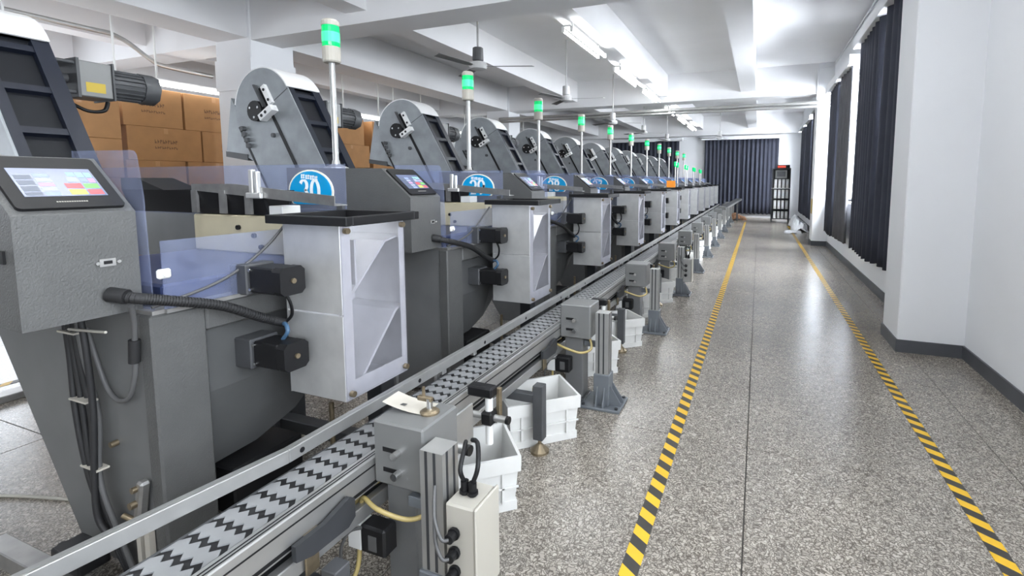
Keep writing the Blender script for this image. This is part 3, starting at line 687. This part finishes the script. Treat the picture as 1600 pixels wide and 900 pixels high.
    for k in range(20):
        a = 2 * math.pi * k / 20; m4 = Matrix.Translation((gx, 0, gz)) @ Matrix.Rotation(-a, 4, 'Y'); mb.box(.086, .1, 1.985, 2.165, -.003, .003, M4=m4)
    part('cooling_fins', mb, 'slate', mo)
    part('fan_cowl', MB().tube([(gx, 2.17, gz), (gx, 2.25, gz), (gx, 2.26, gz)], .105, 8, True), 'slate', mo)
    part('motor_cable', MB().tube(smooth([(gx - .02, 1.78, gz - .13), (gx + .03, 1.86, gz - .19), (gx + .03, 1.95, gz - .18), (gx + .02, 1.98, gz - .12)]), .012, 6), 'black', mo)
    # legs carrying the lower end
    part('mount_arm', MB().box(-3.40, -3.0805, 1.42, 1.50, .93, 1.0, .003), 'dark', t)
    return t
elev = build_elevator()

# ------------------------------------------------------------------ units in front of the conveyor
def build_reject():
    t = thing('reject_unit', '', 'sensor box', (-1.15, 1.42, 0), 'row of grey sensor boxes')
    b = part('housing', MB().box(-1.258, -1.04, 1.32, 1.53, .465, .70, .007), 'panel', t)
    for z in (.60, .525):
        part('slot', MB().box(-1.215, -1.155, 1.3185, 1.3205, z - .008, z + .008), 'black', b)
        part('knob', MB().cyl((-1.148, 1.32, z - .004), (-1.148, 1.292, z - .004), .014, 12), 'chrome', b)
    part('post', MB().box(-1.235, -1.105, 1.355, 1.48, .03, .465, .005), 'frontgrey', t)
    part('post_foot', MB().box(-1.255, -1.085, 1.335, 1.50, 0, .03, .004), 'slate', t)
    return t
def build_stand():
    t = thing('conveyor_stand', '', 'stand', (-.96, 1.30, 0), 'row of conveyor stands')
    pl = MB().box(-1.10, -.815, 1.29 - .03, 1.54 - .03, 0, .02, .004)
    part('base_plate', pl, 'standgrey', t)
    for sx, sy in ((-1.075, 1.285), (-.84, 1.285), (-.84, 1.485)): part('bolt', MB().cyl((sx, sy, .02), (sx, sy, .032), .012, 8), 'dark', t)
    part('socket', MB().box(-1.01, -.90, 1.31, 1.42, .02, .235, .004), 'standgrey', t)
    for y in (1.335, 1.40): part('gusset', MB().prism([(-.90, .02), (-.82, .02), (-.82, .035), (-.90, .16)], 'y', y, y + .01), 'standgrey', t)
    for x in (-.985, -.935): part('gusset', MB().prism([(1.31, .02), (1.265, .02), (1.265, .035), (1.31, .15)], 'x', x, x + .01), 'standgrey', t)
    p = MB().box(-1.0, -.91, 1.32, 1.41, .235, .66)
    po = part('profile_post', p, 'alu', t)
    g = MB()
    for x in (-.975, -.942): g.box(x - .005, x + .005, 1.3185, 1.3205, .24, .66)
    for y in (1.345, 1.385): g.box(-.9105, -.9085, y - .005, y + .005, .24, .66)
    part('grooves', g, 'dark', po)
    part('arm', MB().box(-1.10, -1.0, 1.375, 1.405, .40, .44, .003), 'standgrey', t)
    return t
def build_valve():
    t = thing('valve_unit', '', 'valve', (-1.27, 1.30, .2), 'row of pneumatic valves')
    part('bracket', MB().prism([(.97, .475), (.97, .425), (1.03, .405), (1.17, .40), (1.20, .42), (1.20, .485), (1.18, .50), (1.08, .475)], 'x', -1.25, -1.232), 'dark', t)
    vb = part('valve_block', MB().box(-1.335, -1.275, 1.26, 1.32, .235, .335, .003), 'white', t)
    part('coil', MB().box(-1.275, -1.165, 1.256, 1.325, .235, .34, .008), 'black', t)
    part('coil_print', MB().box(-1.235, -1.20, 1.2535, 1.2565, .255, .31), 'greycable', t)
    for x in (-1.322, -1.292): part('fitting', MB().cyl((x, 1.29, .335), (x, 1.29, .37), .011, 10), 'brass', vb)
    part('air_tube', MB().tube(smooth([(-1.292, 1.29, .365), (-1.28, 1.285, .42), (-1.2, 1.27, .405), (-1.10, 1.30, .375), (-1.035, 1.33, .40), (-1.05, 1.36, .455), (-1.08, 1.40, .47)]), .0085, 8), 'tube', t)
    part('air_tube', MB().tube(smooth([(-1.322, 1.29, .365), (-1.32, 1.31, .41), (-1.30, 1.36, .425), (-1.285, 1.40, .43)]), .0085, 8), 'tube', t)
    part('air_tube', MB().tube(smooth([(-1.30, 1.28, .235), (-1.30, 1.26, .15), (-1.32, 1.20, .09), (-1.33, 1.05, .12), (-1.28, .92, .25)]), .0085, 8), 'tube', t)
    part('lead', MB().tube(smooth([(-1.26, 1.25, .335), (-1.30, 1.235, .32), (-1.33, 1.225, .26), (-1.34, 1.23, .19)]), .006, 6), 'greycable', t)
    return t
def build_eye():
    t = thing('sensor_bracket', '', 'sensor bracket', (-1.12, 1.9, .3), 'row of rod mounted sensors')
    part('vertical_rod', MB().cyl((-1.12, 1.9, .34), (-1.12, 1.9, .60), .018, 12), 'white', t)
    part('top_clamp', MB().box(-1.22, -1.09, 1.87, 1.93, .565, .615, .008), 'black', t)
    part('cross_rod', MB().cyl((-1.245, 1.9, .468), (-1.03, 1.9, .468), .016, 12), 'alu', t)
    part('clamp', MB().box(-1.15, -1.09, 1.868, 1.932, .435, .50, .01), 'black', t)
    part('rod_cap', MB().cyl((-1.03, 1.9, .468), (-1.015, 1.9, .468), .0185, 12), 'black', t)
    part('hook', MB().box(-1.095, -1.075, 1.92, 1.945, .46, .60, .003), 'brass', t)
    return t
rej = build_reject(); std = build_stand(); val = build_valve(); eye = build_eye()

# ------------------------------------------------------------------ repeat the row
NM = 12
nums = [str(30 - k) for k in range(NM)]
def which(n, what):
    if n == 0: return 'nearest ' + what + ' at the left edge'
    return ORD[n] + ' ' + what + ' from the camera'
machines = []
for n in range(NM):
    far = n >= 6
    skip = {'screw', 'bezel_print', 'port', 'port_plate', 'hose_ribs', 'sign_print', 'feeder_bolt', 'vent_slot', 'bolt'} if far else ()
    m = mach if n == 0 else copy_tree(mach, None, skip)
    e = elev if n == 0 else copy_tree(elev, None, skip)
    r_ = rej if n == 0 else copy_tree(rej, None, skip)
    s_ = std if n == 0 else copy_tree(std, None, skip)
    v_ = val if n == 0 else copy_tree(val, None, skip)
    y_ = eye if n == 0 else copy_tree(eye, None, skip)
    machines.append((m, e, r_, s_, v_, y_))
for n, (m, e, r_, s_, v_, y_) in enumerate(machines):
    d = Vector((0, 1.8 * n, 0))
    if n:
        for o in (m, e, r_, s_, v_, y_): o.location = o.location + d
    if n == 0: e.location.x -= .10; s_.location += Vector((-.02, -.045, 0))
    m['label'] = (which(n, 'grey packing machine') + ', its blue sign reading ' + nums[n]) if n < 3 else which(n, 'grey packing machine with screen console and steel chute box')
    e['label'] = which(n, 'inclined grey bucket elevator with rounded steel top')
    r_['label'] = ('nearest grey sensor box on a post, paper tag on top' if n == 0 else which(n, 'grey sensor box on a post beside the conveyor'))
    s_['label'] = ('nearest aluminium profile stand carrying the grey cable box' if n == 0 else which(n, 'aluminium profile stand on a bolted slate base plate'))
    v_['label'] = which(n, 'black pneumatic valve with amber tubes') if n else 'nearest black pneumatic valve with amber tubes below the chain conveyor'
    y_['label'] = ORD[n] + ' rod mounted sensor bracket from the camera beside the conveyor'
for n in range(NM): number_on(machines[n][0], nums[n])

# small lamps on the far chute boxes
def small_lamp(x, y, z, top, k):
    t = thing('small_signal_lamp', 'small green signal lamp over the far chute boxes, ' + ORD[k] + ' from the left', 'signal lamp', (x, y, z), 'small lamps at the far end')
    part('pole', MB().cyl((x, y, z), (x, y, top - .12), .016, 8), 'alu', t)
    part('lens', MB().lathe((x, y, top - .12), [(.022, 0), (.034, .03), (.036, .12), (.03, .125)], 12), 'greenlens', t)
for k in range(8):
    yy = [12.33 - .0, 12.69, 14.13, 14.49, 15.93, 16.29, 17.73, 18.09][k]
    small_lamp(-1.925, yy, 1.408, 2.02 - .012 * k, k)

# ------------------------------------------------------------------ chain conveyor
cv = thing('chain_conveyor', 'long flat-top chain conveyor running along the whole machine row', 'conveyor', (-1.40, 10.5, 0))
PIT = .07
zz = [(-.095, 0)]
def zig(y0, amp, x0=-.082, x1=.082, teeth=7):
    pts = []
    for k in range(teeth * 2 + 1): pts.append((x0 + (x1 - x0) * k / (teeth * 2), y0 + (amp if k % 2 else -amp)))
    return pts
fr_ = zig(-PIT/2 + .0125, .0105, teeth=4); bk = zig(PIT/2 - .0125, .0105, teeth=4)
lm = MB().prism(fr_ + bk[::-1], 'z', .546, .55).mesh('chain_link', 'link', (0, 0, 0))
LY0 = .30
for k in range(296):
    y = LY0 + k * PIT
    o = bpy.data.objects.new('chain_link', lm); col.objects.link(o); o.parent = cv; o.location = (-1.392 + 1.40, y - 10.5, 0)
part('chain_bed', MB().box(-1.476, -1.31, .25, 21.0, .50, .5455), 'black', cv)
part('side_rail', MB().box(-1.305, -1.262, .25, 21.0, .445, .556, .004), 'alu', cv)
part('side_rail', MB().box(-1.492, -1.477, .25, 21.0, .445, .545, .003), 'slate', cv)
part('rail_groove', MB().box(-1.2625, -1.2605, .25, 21.0, .523, .528).box(-1.2625, -1.2605, .25, 21.0, .455, .467).box(-1.288, -1.284, .25, 21.0, .555, .557).box(-1.276, -1.272, .25, 21.0, .555, .557), 'black', cv)
part('return_rail', MB().box(-1.302, -1.268, .25, 21.0, .345, .40, .003), 'alu', cv)
part('return_rail', MB().box(-1.495, -1.475, .25, 21.0, .345, .39, .003), 'slate', cv)
part('return_chain', MB().box(-1.47, -1.32, .25, 21.0, .355, .375), 'slate', cv)
for n in range(NM):
    d = 1.8 * n
    for (x, y) in ((-1.12, 2.46), (-1.60, 2.46)):
        if y + d > 21: continue
        lg = part('leg', MB().box(x - .03, x + .03, y + d - .03, y + d + .03, .08, .40, .003), 'slate', cv)
        part('levelling_foot', MB().cyl((x, y + d, .02), (x, y + d, .09), .011, 8).lathe((x, y + d, 0), [(.055, 0), (.055, .014), (.03, .035), (.014, .05)], 14), 'brass', lg)
    if 2.46 + d < 21: part('crossbar', MB().box(-1.57, -1.15, 2.437 + d, 2.483 + d, .292, .342, .003), 'slate', cv)
    y = 1.02 + d
    part('rail_clip', MB().box(-1.262, -1.254, y, y + .05, .33, .47, .002), 'brass', cv)
    part('rail_clip', MB().box(-1.262, -1.252, y + .86, y + .95, .345, .46, .002), 'steel2', cv)

for x in (-1.20, -1.60):
    lg = part('leg', MB().box(x - .03, x + .03, 1.05, 1.11, .08, .345, .003), 'slate', cv)
    part('levelling_foot', MB().cyl((x, 1.08, .02), (x, 1.08, .09), .011, 8).lathe((x, 1.08, 0), [(.055, 0), (.055, .014), (.03, .035), (.014, .05)], 14), 'brass', lg)
part('crossbar', MB().box(-1.57, -1.23, 1.05, 1.11, .20, .26, .003), 'slate', cv)
# guide rail bar in front of the chute boxes
gr = thing('guide_rail', 'long aluminium guide bar with round holes along the machine fronts', 'rail', (-1.47, 10.5, 0))
part('bar', MB().box(-1.478, -1.466, 1.15, 21.0, .585, .632, .002).box(-1.495, -1.478, 1.15, 21.0, .627, .632), 'alu', gr)
# the first length of bar is bent outwards
m4 = Matrix.Translation((-1.472, 1.15, 0)) @ Matrix.Rotation(R(-9.0), 4, 'Z')
part('bar_end', MB().box(-.006, .006, -.95, 0, .585, .632, .002, M4=m4).box(-.023, -.006, -.95, 0, .627, .632, M4=m4), 'alu', gr)
for n in range(NM):
    for dy in (.3, .95, 1.55):
        y = .9 + 1.8 * n + dy
        if y > 20.9: continue
        part('hole', MB().cyl((-1.4655, y, .607), (-1.4645, y, .607), .010, 10), 'black', gr)
    y = 2.05 + 1.8 * n
    if y < 20.9:
        part('bracket', MB().box(-1.53, -1.478, y, y + .035, .556, .60, .003).box(-1.535, -1.52, y, y + .035, .44, .60, .003), 'alu', gr)
        part('bracket', MB().box(-1.53, -1.478, y + .3, y + .33, .556, .60, .003), 'alu', gr)

# ------------------------------------------------------------------ white crates on the floor
def build_crate(label):
    t = thing('plastic_crate', label, 'crate', (0, 0, 0), 'white crates under the conveyor')
    w_, d_, h_ = .44, .34, .27
    def ring(z, ex): return [(-w_/2 - ex, -d_/2 - ex, z), (w_/2 + ex, -d_/2 - ex, z), (w_/2 + ex, d_/2 + ex, z), (-w_/2 - ex, d_/2 + ex, z)]
    prof = [(0, -.012), (.045, -.012), (.045, -.02), (h_ - .075, -.008), (h_ - .075, .004), (h_ - .015, .006), (h_, .006), (h_, -.008), (.01, -.03)]
    vs = []; fs = []
    for z, ex in prof: vs += ring(z, ex)
    for i in range(len(prof) - 1):
        for k in range(4): fs.append([4*i + k, 4*i + (k+1) % 4, 4*(i+1) + (k+1) % 4, 4*(i+1) + k])
    fs.append([3, 2, 1, 0]); n = len(vs); fs.append([n-4, n-3, n-2, n-1])
    part('shell', MB().add(vs, fs), 'crate', t)
    rb = MB()
    for x in (-.14, .0, .14):
        for sy in (-1, 1): rb.box(x - .006, x + .006, sy * (d_/2 - .006) - .006, sy * (d_/2 - .006) + .006, .045, h_ - .07)
    for y in (-.09, .09):
        for sx in (-1, 1): rb.box(sx * (w_/2 - .006) - .006, sx * (w_/2 - .006) + .006, y - .006, y + .006, .045, h_ - .07)
    rb.box(-w_/2 + .006, w_/2 - .006, -d_/2 + .0, -d_/2 + .01, .115, .122)
    part('ribs', rb, 'crate', t)['kind'] = 'stuff'
    return t
crate0 = build_crate('')
spots = []
for n in range(10):
    d = 1.8 * n
    spots += [(-1.275, 1.95 + d, 41), (-1.235, 2.66 + d, 43)]
for k, (x, y, a) in enumerate(spots):
    c = crate0 if k == 0 else copy_tree(crate0)
    c.location = (x, y, 0); c.rotation_euler = (0, 0, R(a + random.uniform(-4, 4) * (k > 1)))
    side = 'near' if k % 2 == 0 else 'far'
    c['label'] = 'white plastic crate on the floor, ' + ('nearest the camera, beside the grey cable box' if k == 0 else 'in front of the slate leg with brass foot' if k == 1 else 'the %s one below the %s sensor box' % (side, ORD[k // 2] if k // 2 else 'nearest'))

# ------------------------------------------------------------------ one-off things near the camera
# cable box on the first and fourth stand
for n, lab in ((0, 'grey cable box with three black glands on the nearest stand'), (3, 'grey cable box on the fourth stand from the camera')):
    d = 1.8 * n
    t = thing('cable_box', lab, 'control box', (-.85, 1.30 + d, .2), 'cable boxes on stands')
    part('body', MB().box(-.909, -.80, 1.255 + d, 1.395 + d, .20, .515, .006), 'alu' if n else 'beige', t)
    part('lid', MB().box(-.80, -.79, 1.25 + d, 1.40 + d, .195, .52, .004), 'beige', t)
    for z in (.425, .36, .295): part('gland', MB().cyl((-.87, 1.255 + d, z), (-.87, 1.215 + d, z), .016, 10).cyl((-.87, 1.249 + d, z), (-.87, 1.24 + d, z), .021, 10), 'black', t)
    for x in (-.875, -.845): part('gland', MB().cyl((x, 1.32 + d, .515), (x, 1.32 + d, .56), .014, 10).cyl((x, 1.32 + d, .52), (x, 1.32 + d, .53), .019, 10), 'black', t)
    for z in (.425, .36): part('cable', MB().tube(smooth([(-.87, 1.216 + d, z), (-.89, 1.205 + d, z + .005), (-.925, 1.22 + d, z + .06), (-.95, 1.26 + d, .56)]), .006, 6), 'greycable', t)
    part('cable', MB().tube(smooth([(-.875, 1.32 + d, .555), (-.885, 1.31 + d, .60), (-.90, 1.36 + d, .645), (-.92, 1.40 + d, .645)]), .008, 6), 'black', t)
    part('cable', MB().tube(smooth([(-.845, 1.32 + d, .555), (-.83, 1.33 + d, .61), (-.86, 1.38 + d, .66), (-.90, 1.41 + d, .65)]), .008, 6), 'black', t)
# proximity sensor above the cable box
t = thing('photo_sensor', 'steel barrel sensor with a black cap beside the nearest sensor box', 'sensor', (-.98, 1.44, .56))
part('barrel', MB().cyl((-1.04, 1.46, .575), (-.955, 1.46, .575), .018, 12), 'alu', t)
part('end_cap', MB().cyl((-.955, 1.46, .575), (-.94, 1.46, .575), .0195, 12), 'black', t)
part('side_plate', MB().box(-1.075, -1.065, 1.53, 1.68, .47, .64, .003), 'alu', t)
# paper tag and lock on the nearest sensor box
t = thing('paper_tag', 'curled paper tag lying on the nearest sensor box', 'tag', (-1.18, 1.43, .701))
vs = []; fs = []
for i in range(9):
    for j in range(2):
        s = i / 8; vs.append((-1.275 + s * .17, 1.39 + .09 * j + .02 * s, .704 + .030 * (1 - s) ** 2 + .004 * j))
for i in range(8): fs.append([2*i, 2*i+1, 2*i+3, 2*i+2])
o = part('sheet', MB().add(vs, fs), 'paper', t); md = o.modifiers.new('thickness', 'SOLIDIFY'); md.thickness = .0015
part('print', MB().box(-1.235, -1.195, 1.42, 1.435, .7185, .7188), 'greycable', t)
t = thing('cam_lock', 'brass cam lock on top of the nearest sensor box', 'lock', (-1.10, 1.44, .70))
part('base', MB().lathe((-1.10, 1.44, .70), [(.036, 0), (.036, .006), (.026, .012), (.014, .014)], 16), 'brass', t)
part('stem', MB().cyl((-1.10, 1.44, .71), (-1.10, 1.44, .755), .012, 10), 'chrome', t)
part('lever', MB().box(-1.15, -1.087, 1.43, 1.45, .742, .76, .004).cyl((-1.125, 1.44, .76), (-1.125, 1.44, .795), .006, 8), 'brass', t)

# extra parts of the first machine: cables, bracket, clamp
m0 = machines[0][0]
for k, (dx, rr, mt) in enumerate(((0, .012, 'rubber'), (.03, .011, 'rubber'), (.06, .012, 'rubber'), (.09, .010, 'greycable'))):
    part('cable', MB().tube(smooth([(-2.44 + dx * .9, 1.0, 1.12), (-2.44 + dx, 1.01, .90), (-2.41 + dx, 1.0 + dx * .3, .66), (-2.36 + dx * .8, 1.0, .42), (-2.28 + dx * .7, 1.01, .22), (-2.20 + dx * .5, 1.02, .06)]), rr, 8), mt, m0)
part('cable', MB().tube(smooth([(-2.30, .985, 1.11), (-2.27, .985, .95), (-2.27, .99, .70), (-2.29, .985, .45), (-2.28, .98, .28), (-2.2, .99, .2)]), .0115, 8), 'rubber', m0)
part('cable', MB().tube(smooth([(-2.0, 1.0, 1.12), (-2.03, 1.02, 1.05), (-2.06, 1.03, .96), (-2.07, 1.03, .86), (-2.12, 1.03, .76), (-2.20, 1.03, .74), (-2.27, 1.03, .80), (-2.33, 1.02, 1.0)]), .009, 8), 'greycable', m0)
part('cable_coupling', MB().cyl((-2.055, 1.028, .985), (-2.07, 1.03, .90), .018, 10), 'rubber', m0)
for z in (.98, .72, .46): part('cable_tie', MB().box(-2.455 + (.98 - z) * .14, -2.345 + (.98 - z) * .14, .985, 1.025, z, z + .007), 'paper', m0)
m4 = Matrix.Translation((-2.10, 1.05, .36)) @ Matrix.Rotation(R(14), 4, 'Y')
br = part('adjuster', MB().box(-.018, .018, -.035, 0, -.09, .09, .008, M4=m4), 'steel2', m0)
for p0, p1, rb in (((-2.095, 1.015, .42), (-2.095, 1.0, .42), .012), ((-2.105, 1.015, .36), (-2.105, .995, .36), .014), ((-2.12, 1.015, .29), (-2.16, 1.0, .31), .01)): part('bolt', MB().cyl(p0, p1, rb, 8), 'brass', br)
part('slide_bar', MB().box(-2.15, -2.125, 1.03, 1.05, .03, .24).box(-2.10, -2.07, 1.03, 1.05, .03, .24), 'paper', m0)
part('bolt', MB().cyl((-2.27, 1.055, .545), (-2.27, 1.03, .545), .012, 8), 'brass', m0)
part('terminal_block', MB().box(-2.44, -2.26, .90, 1.0, .10, .17, .006).cyl((-2.46, .94, .14), (-2.42, .94, .14), .022, 10), 'black', m0)
part('floor_rail', MB().box(-2.85, -1.95, .86, .93, .03, .10, .004), 'steel2', m0)
part('stay_rod', MB().tube([(-2.31, .96, 1.015), (-2.08, .96, 1.03)], .005, 6), 'beige', m0)
solo('floor_cable', MB().tube(smooth([(-4.6, .6, .008), (-3.9, .9, .008), (-3.3, 1.15, .008), (-2.7, 1.3, .008)]), .008, 6), 'beige', 'pale cable lying on the floor behind the nearest machine', 'cable')

# ------------------------------------------------------------------ far end of the aisle
t = thing('storage_rack', 'black open rack against the end wall', 'rack', (.78, 20.55, 0))
X0, X1, YA, YB = .46, 1.10, 20.35, 20.8
for x in (X0, X1 - .04):
    for y in (YA, YB - .04): part('upright', MB().box(x, x + .04, y, y + .04, 0, 2.04), 'dark', t)
ZS = (.14, .50, .90, 1.29, 1.66, 2.02)
for z in ZS: part('shelf', MB().box(X0, X1, YA, YB, z - .03, z, .003), 'steel' if abs(z - 1.29) < .01 else 'dark', t)
part('back_sheet', MB().box(X0 + .04, X1 - .04, YB - .02, YB - .014, .1, 2.0), 'dark', t)
part('side_sheet', MB().box(X1 - .006, X1, YA, YB, .1, 2.0), 'dark', t)
for s, z in enumerate((.14, .50, .90, 1.29)):
    h_ = .26 if s == 0 else .32 if s < 3 else .33
    for k in range(4):
        x = X0 + .085 + k * .135
        tt = thing('white_binder', 'white upright binder, %s from left on the %s rack shelf from the floor' % (ORD[k], ORD[s]), 'binder', (x + .045, YA + .15, z), 'binders in the rack')
        part('cover', MB().box(x, x + .09, YA + .02, YA + .28, z, z + h_, .006), 'white', tt)
        part('spine_label', MB().box(x + .02, x + .07, YA + .0185, YA + .02, z + .09, z + h_ - .06), 'signwhite', tt)
tt = thing('small_monitor', 'small grey monitor on the top rack shelf', 'monitor', (.78, 20.5, 1.66))
part('case', MB().box(.57, .97, YA + .02, YA + .22, 1.66, 1.96, .01), 'panel', tt)
part('screen', MB().box(.62, .92, YA + .014, YA + .02, 1.72, 1.92), 'slate', tt)
tt = thing('red_display', 'red lit display box on top of the rack', 'display', (.8, 20.5, 2.02))
part('case', MB().box(.60, 1.06, YA + .05, YA + .2, 2.02, 2.16, .006), 'black', tt)
part('lit_face', MB().box(.64, .92, YA + .046, YA + .05, 2.05, 2.13), 'red', tt)
solo('wall_sign', MB().box(1.216, 1.22, 13.32, 13.62, .76, 1.12).box(1.2145, 1.216, 13.42, 13.54, .82, 1.06), 'signs', 'small yellow sign on the second column of the window wall', 'sign')
# crumpled plastic sheeting
def heap(name, cx, cy, lx, ly, h, m, label, cat, seed):
    rnd = random.Random(seed); nx, ny = 18, 16; vs = []; fs = []
    for i in range(nx + 1):
        for j in range(ny + 1):
            u = i / nx * 2 - 1; v = j / ny * 2 - 1; rr = max(0, 1 - (abs(u) ** 2.6 + abs(v) ** 2.6) / 1.15)
            z = h * rr ** .55 * (.72 + .28 * math.sin(3.1 * u + seed) * math.cos(2.3 * v)) + (rnd.random() - .5) * .09 * h * (rr > .02)
            vs.append((cx + u * lx / 2 + rnd.uniform(-.02, .02), cy + v * ly / 2 + rnd.uniform(-.02, .02), max(.002, z)))
    for i in range(nx):
        for j in range(ny): a = i * (ny + 1) + j; fs.append([a, a + ny + 1, a + ny + 2, a + 1])
    n = len(vs); rim = [i * (ny + 1) for i in range(nx + 1)] + [nx * (ny + 1) + j for j in range(1, ny + 1)] + [i * (ny + 1) + ny for i in range(nx - 1, -1, -1)] + [j for j in range(ny - 1, 0, -1)]
    fs.append(rim)
    return solo(name, MB().add(vs, fs), m, label, cat)
heap('plastic_sheeting', 1.24, 17.9, .5, 2.6, .46, 'sheet', 'crumpled white plastic sheeting piled by the window wall', 'sheeting', 3)
heap('plastic_bag', 1.0, 16.3, .45, .7, .10, 'sheet', 'flat white plastic bag on the floor before the sheeting', 'bag', 5)
heap('brown_sack', -.75, 20.9, .7, .5, .30, 'brown', 'brown sack on the floor under the end wall curtain', 'sack', 9)
solo('orange_card', MB().box(-1.80, -1.62, 10.43, 10.436, 1.42, 1.56), 'orange', 'orange card standing on a far chute box', 'card')
# discharge belt at the end of the row
t = thing('discharge_belt', 'grey inclined discharge belt at the far end of the row', 'conveyor', (-.95, 19.6, 0))
P0, P1 = Vector((-1.15, 17.6, .62)), Vector((-.72, 20.6, .86))
dv = (P1 - P0); Ln = dv.length; rz = math.atan2(dv.y, dv.x); ry = -math.asin(dv.z / Ln)
m4 = Matrix.Translation(P0) @ Matrix.Rotation(rz, 4, 'Z') @ Matrix.Rotation(ry, 4, 'Y')
part('bed', MB().box(0, Ln, -.12, .12, -.06, 0, .006, M4=m4), 'panel', t)
part('belt', MB().box(.02, Ln - .02, -.10, .10, 0, .012, M4=m4), 'slate', t)
for s in (.08, .92):
    q = P0.lerp(P1, s); part('leg', MB().box(q.x - .03, q.x + .03, q.y - .03, q.y + .03, 0, q.z - .05), 'slate', t)
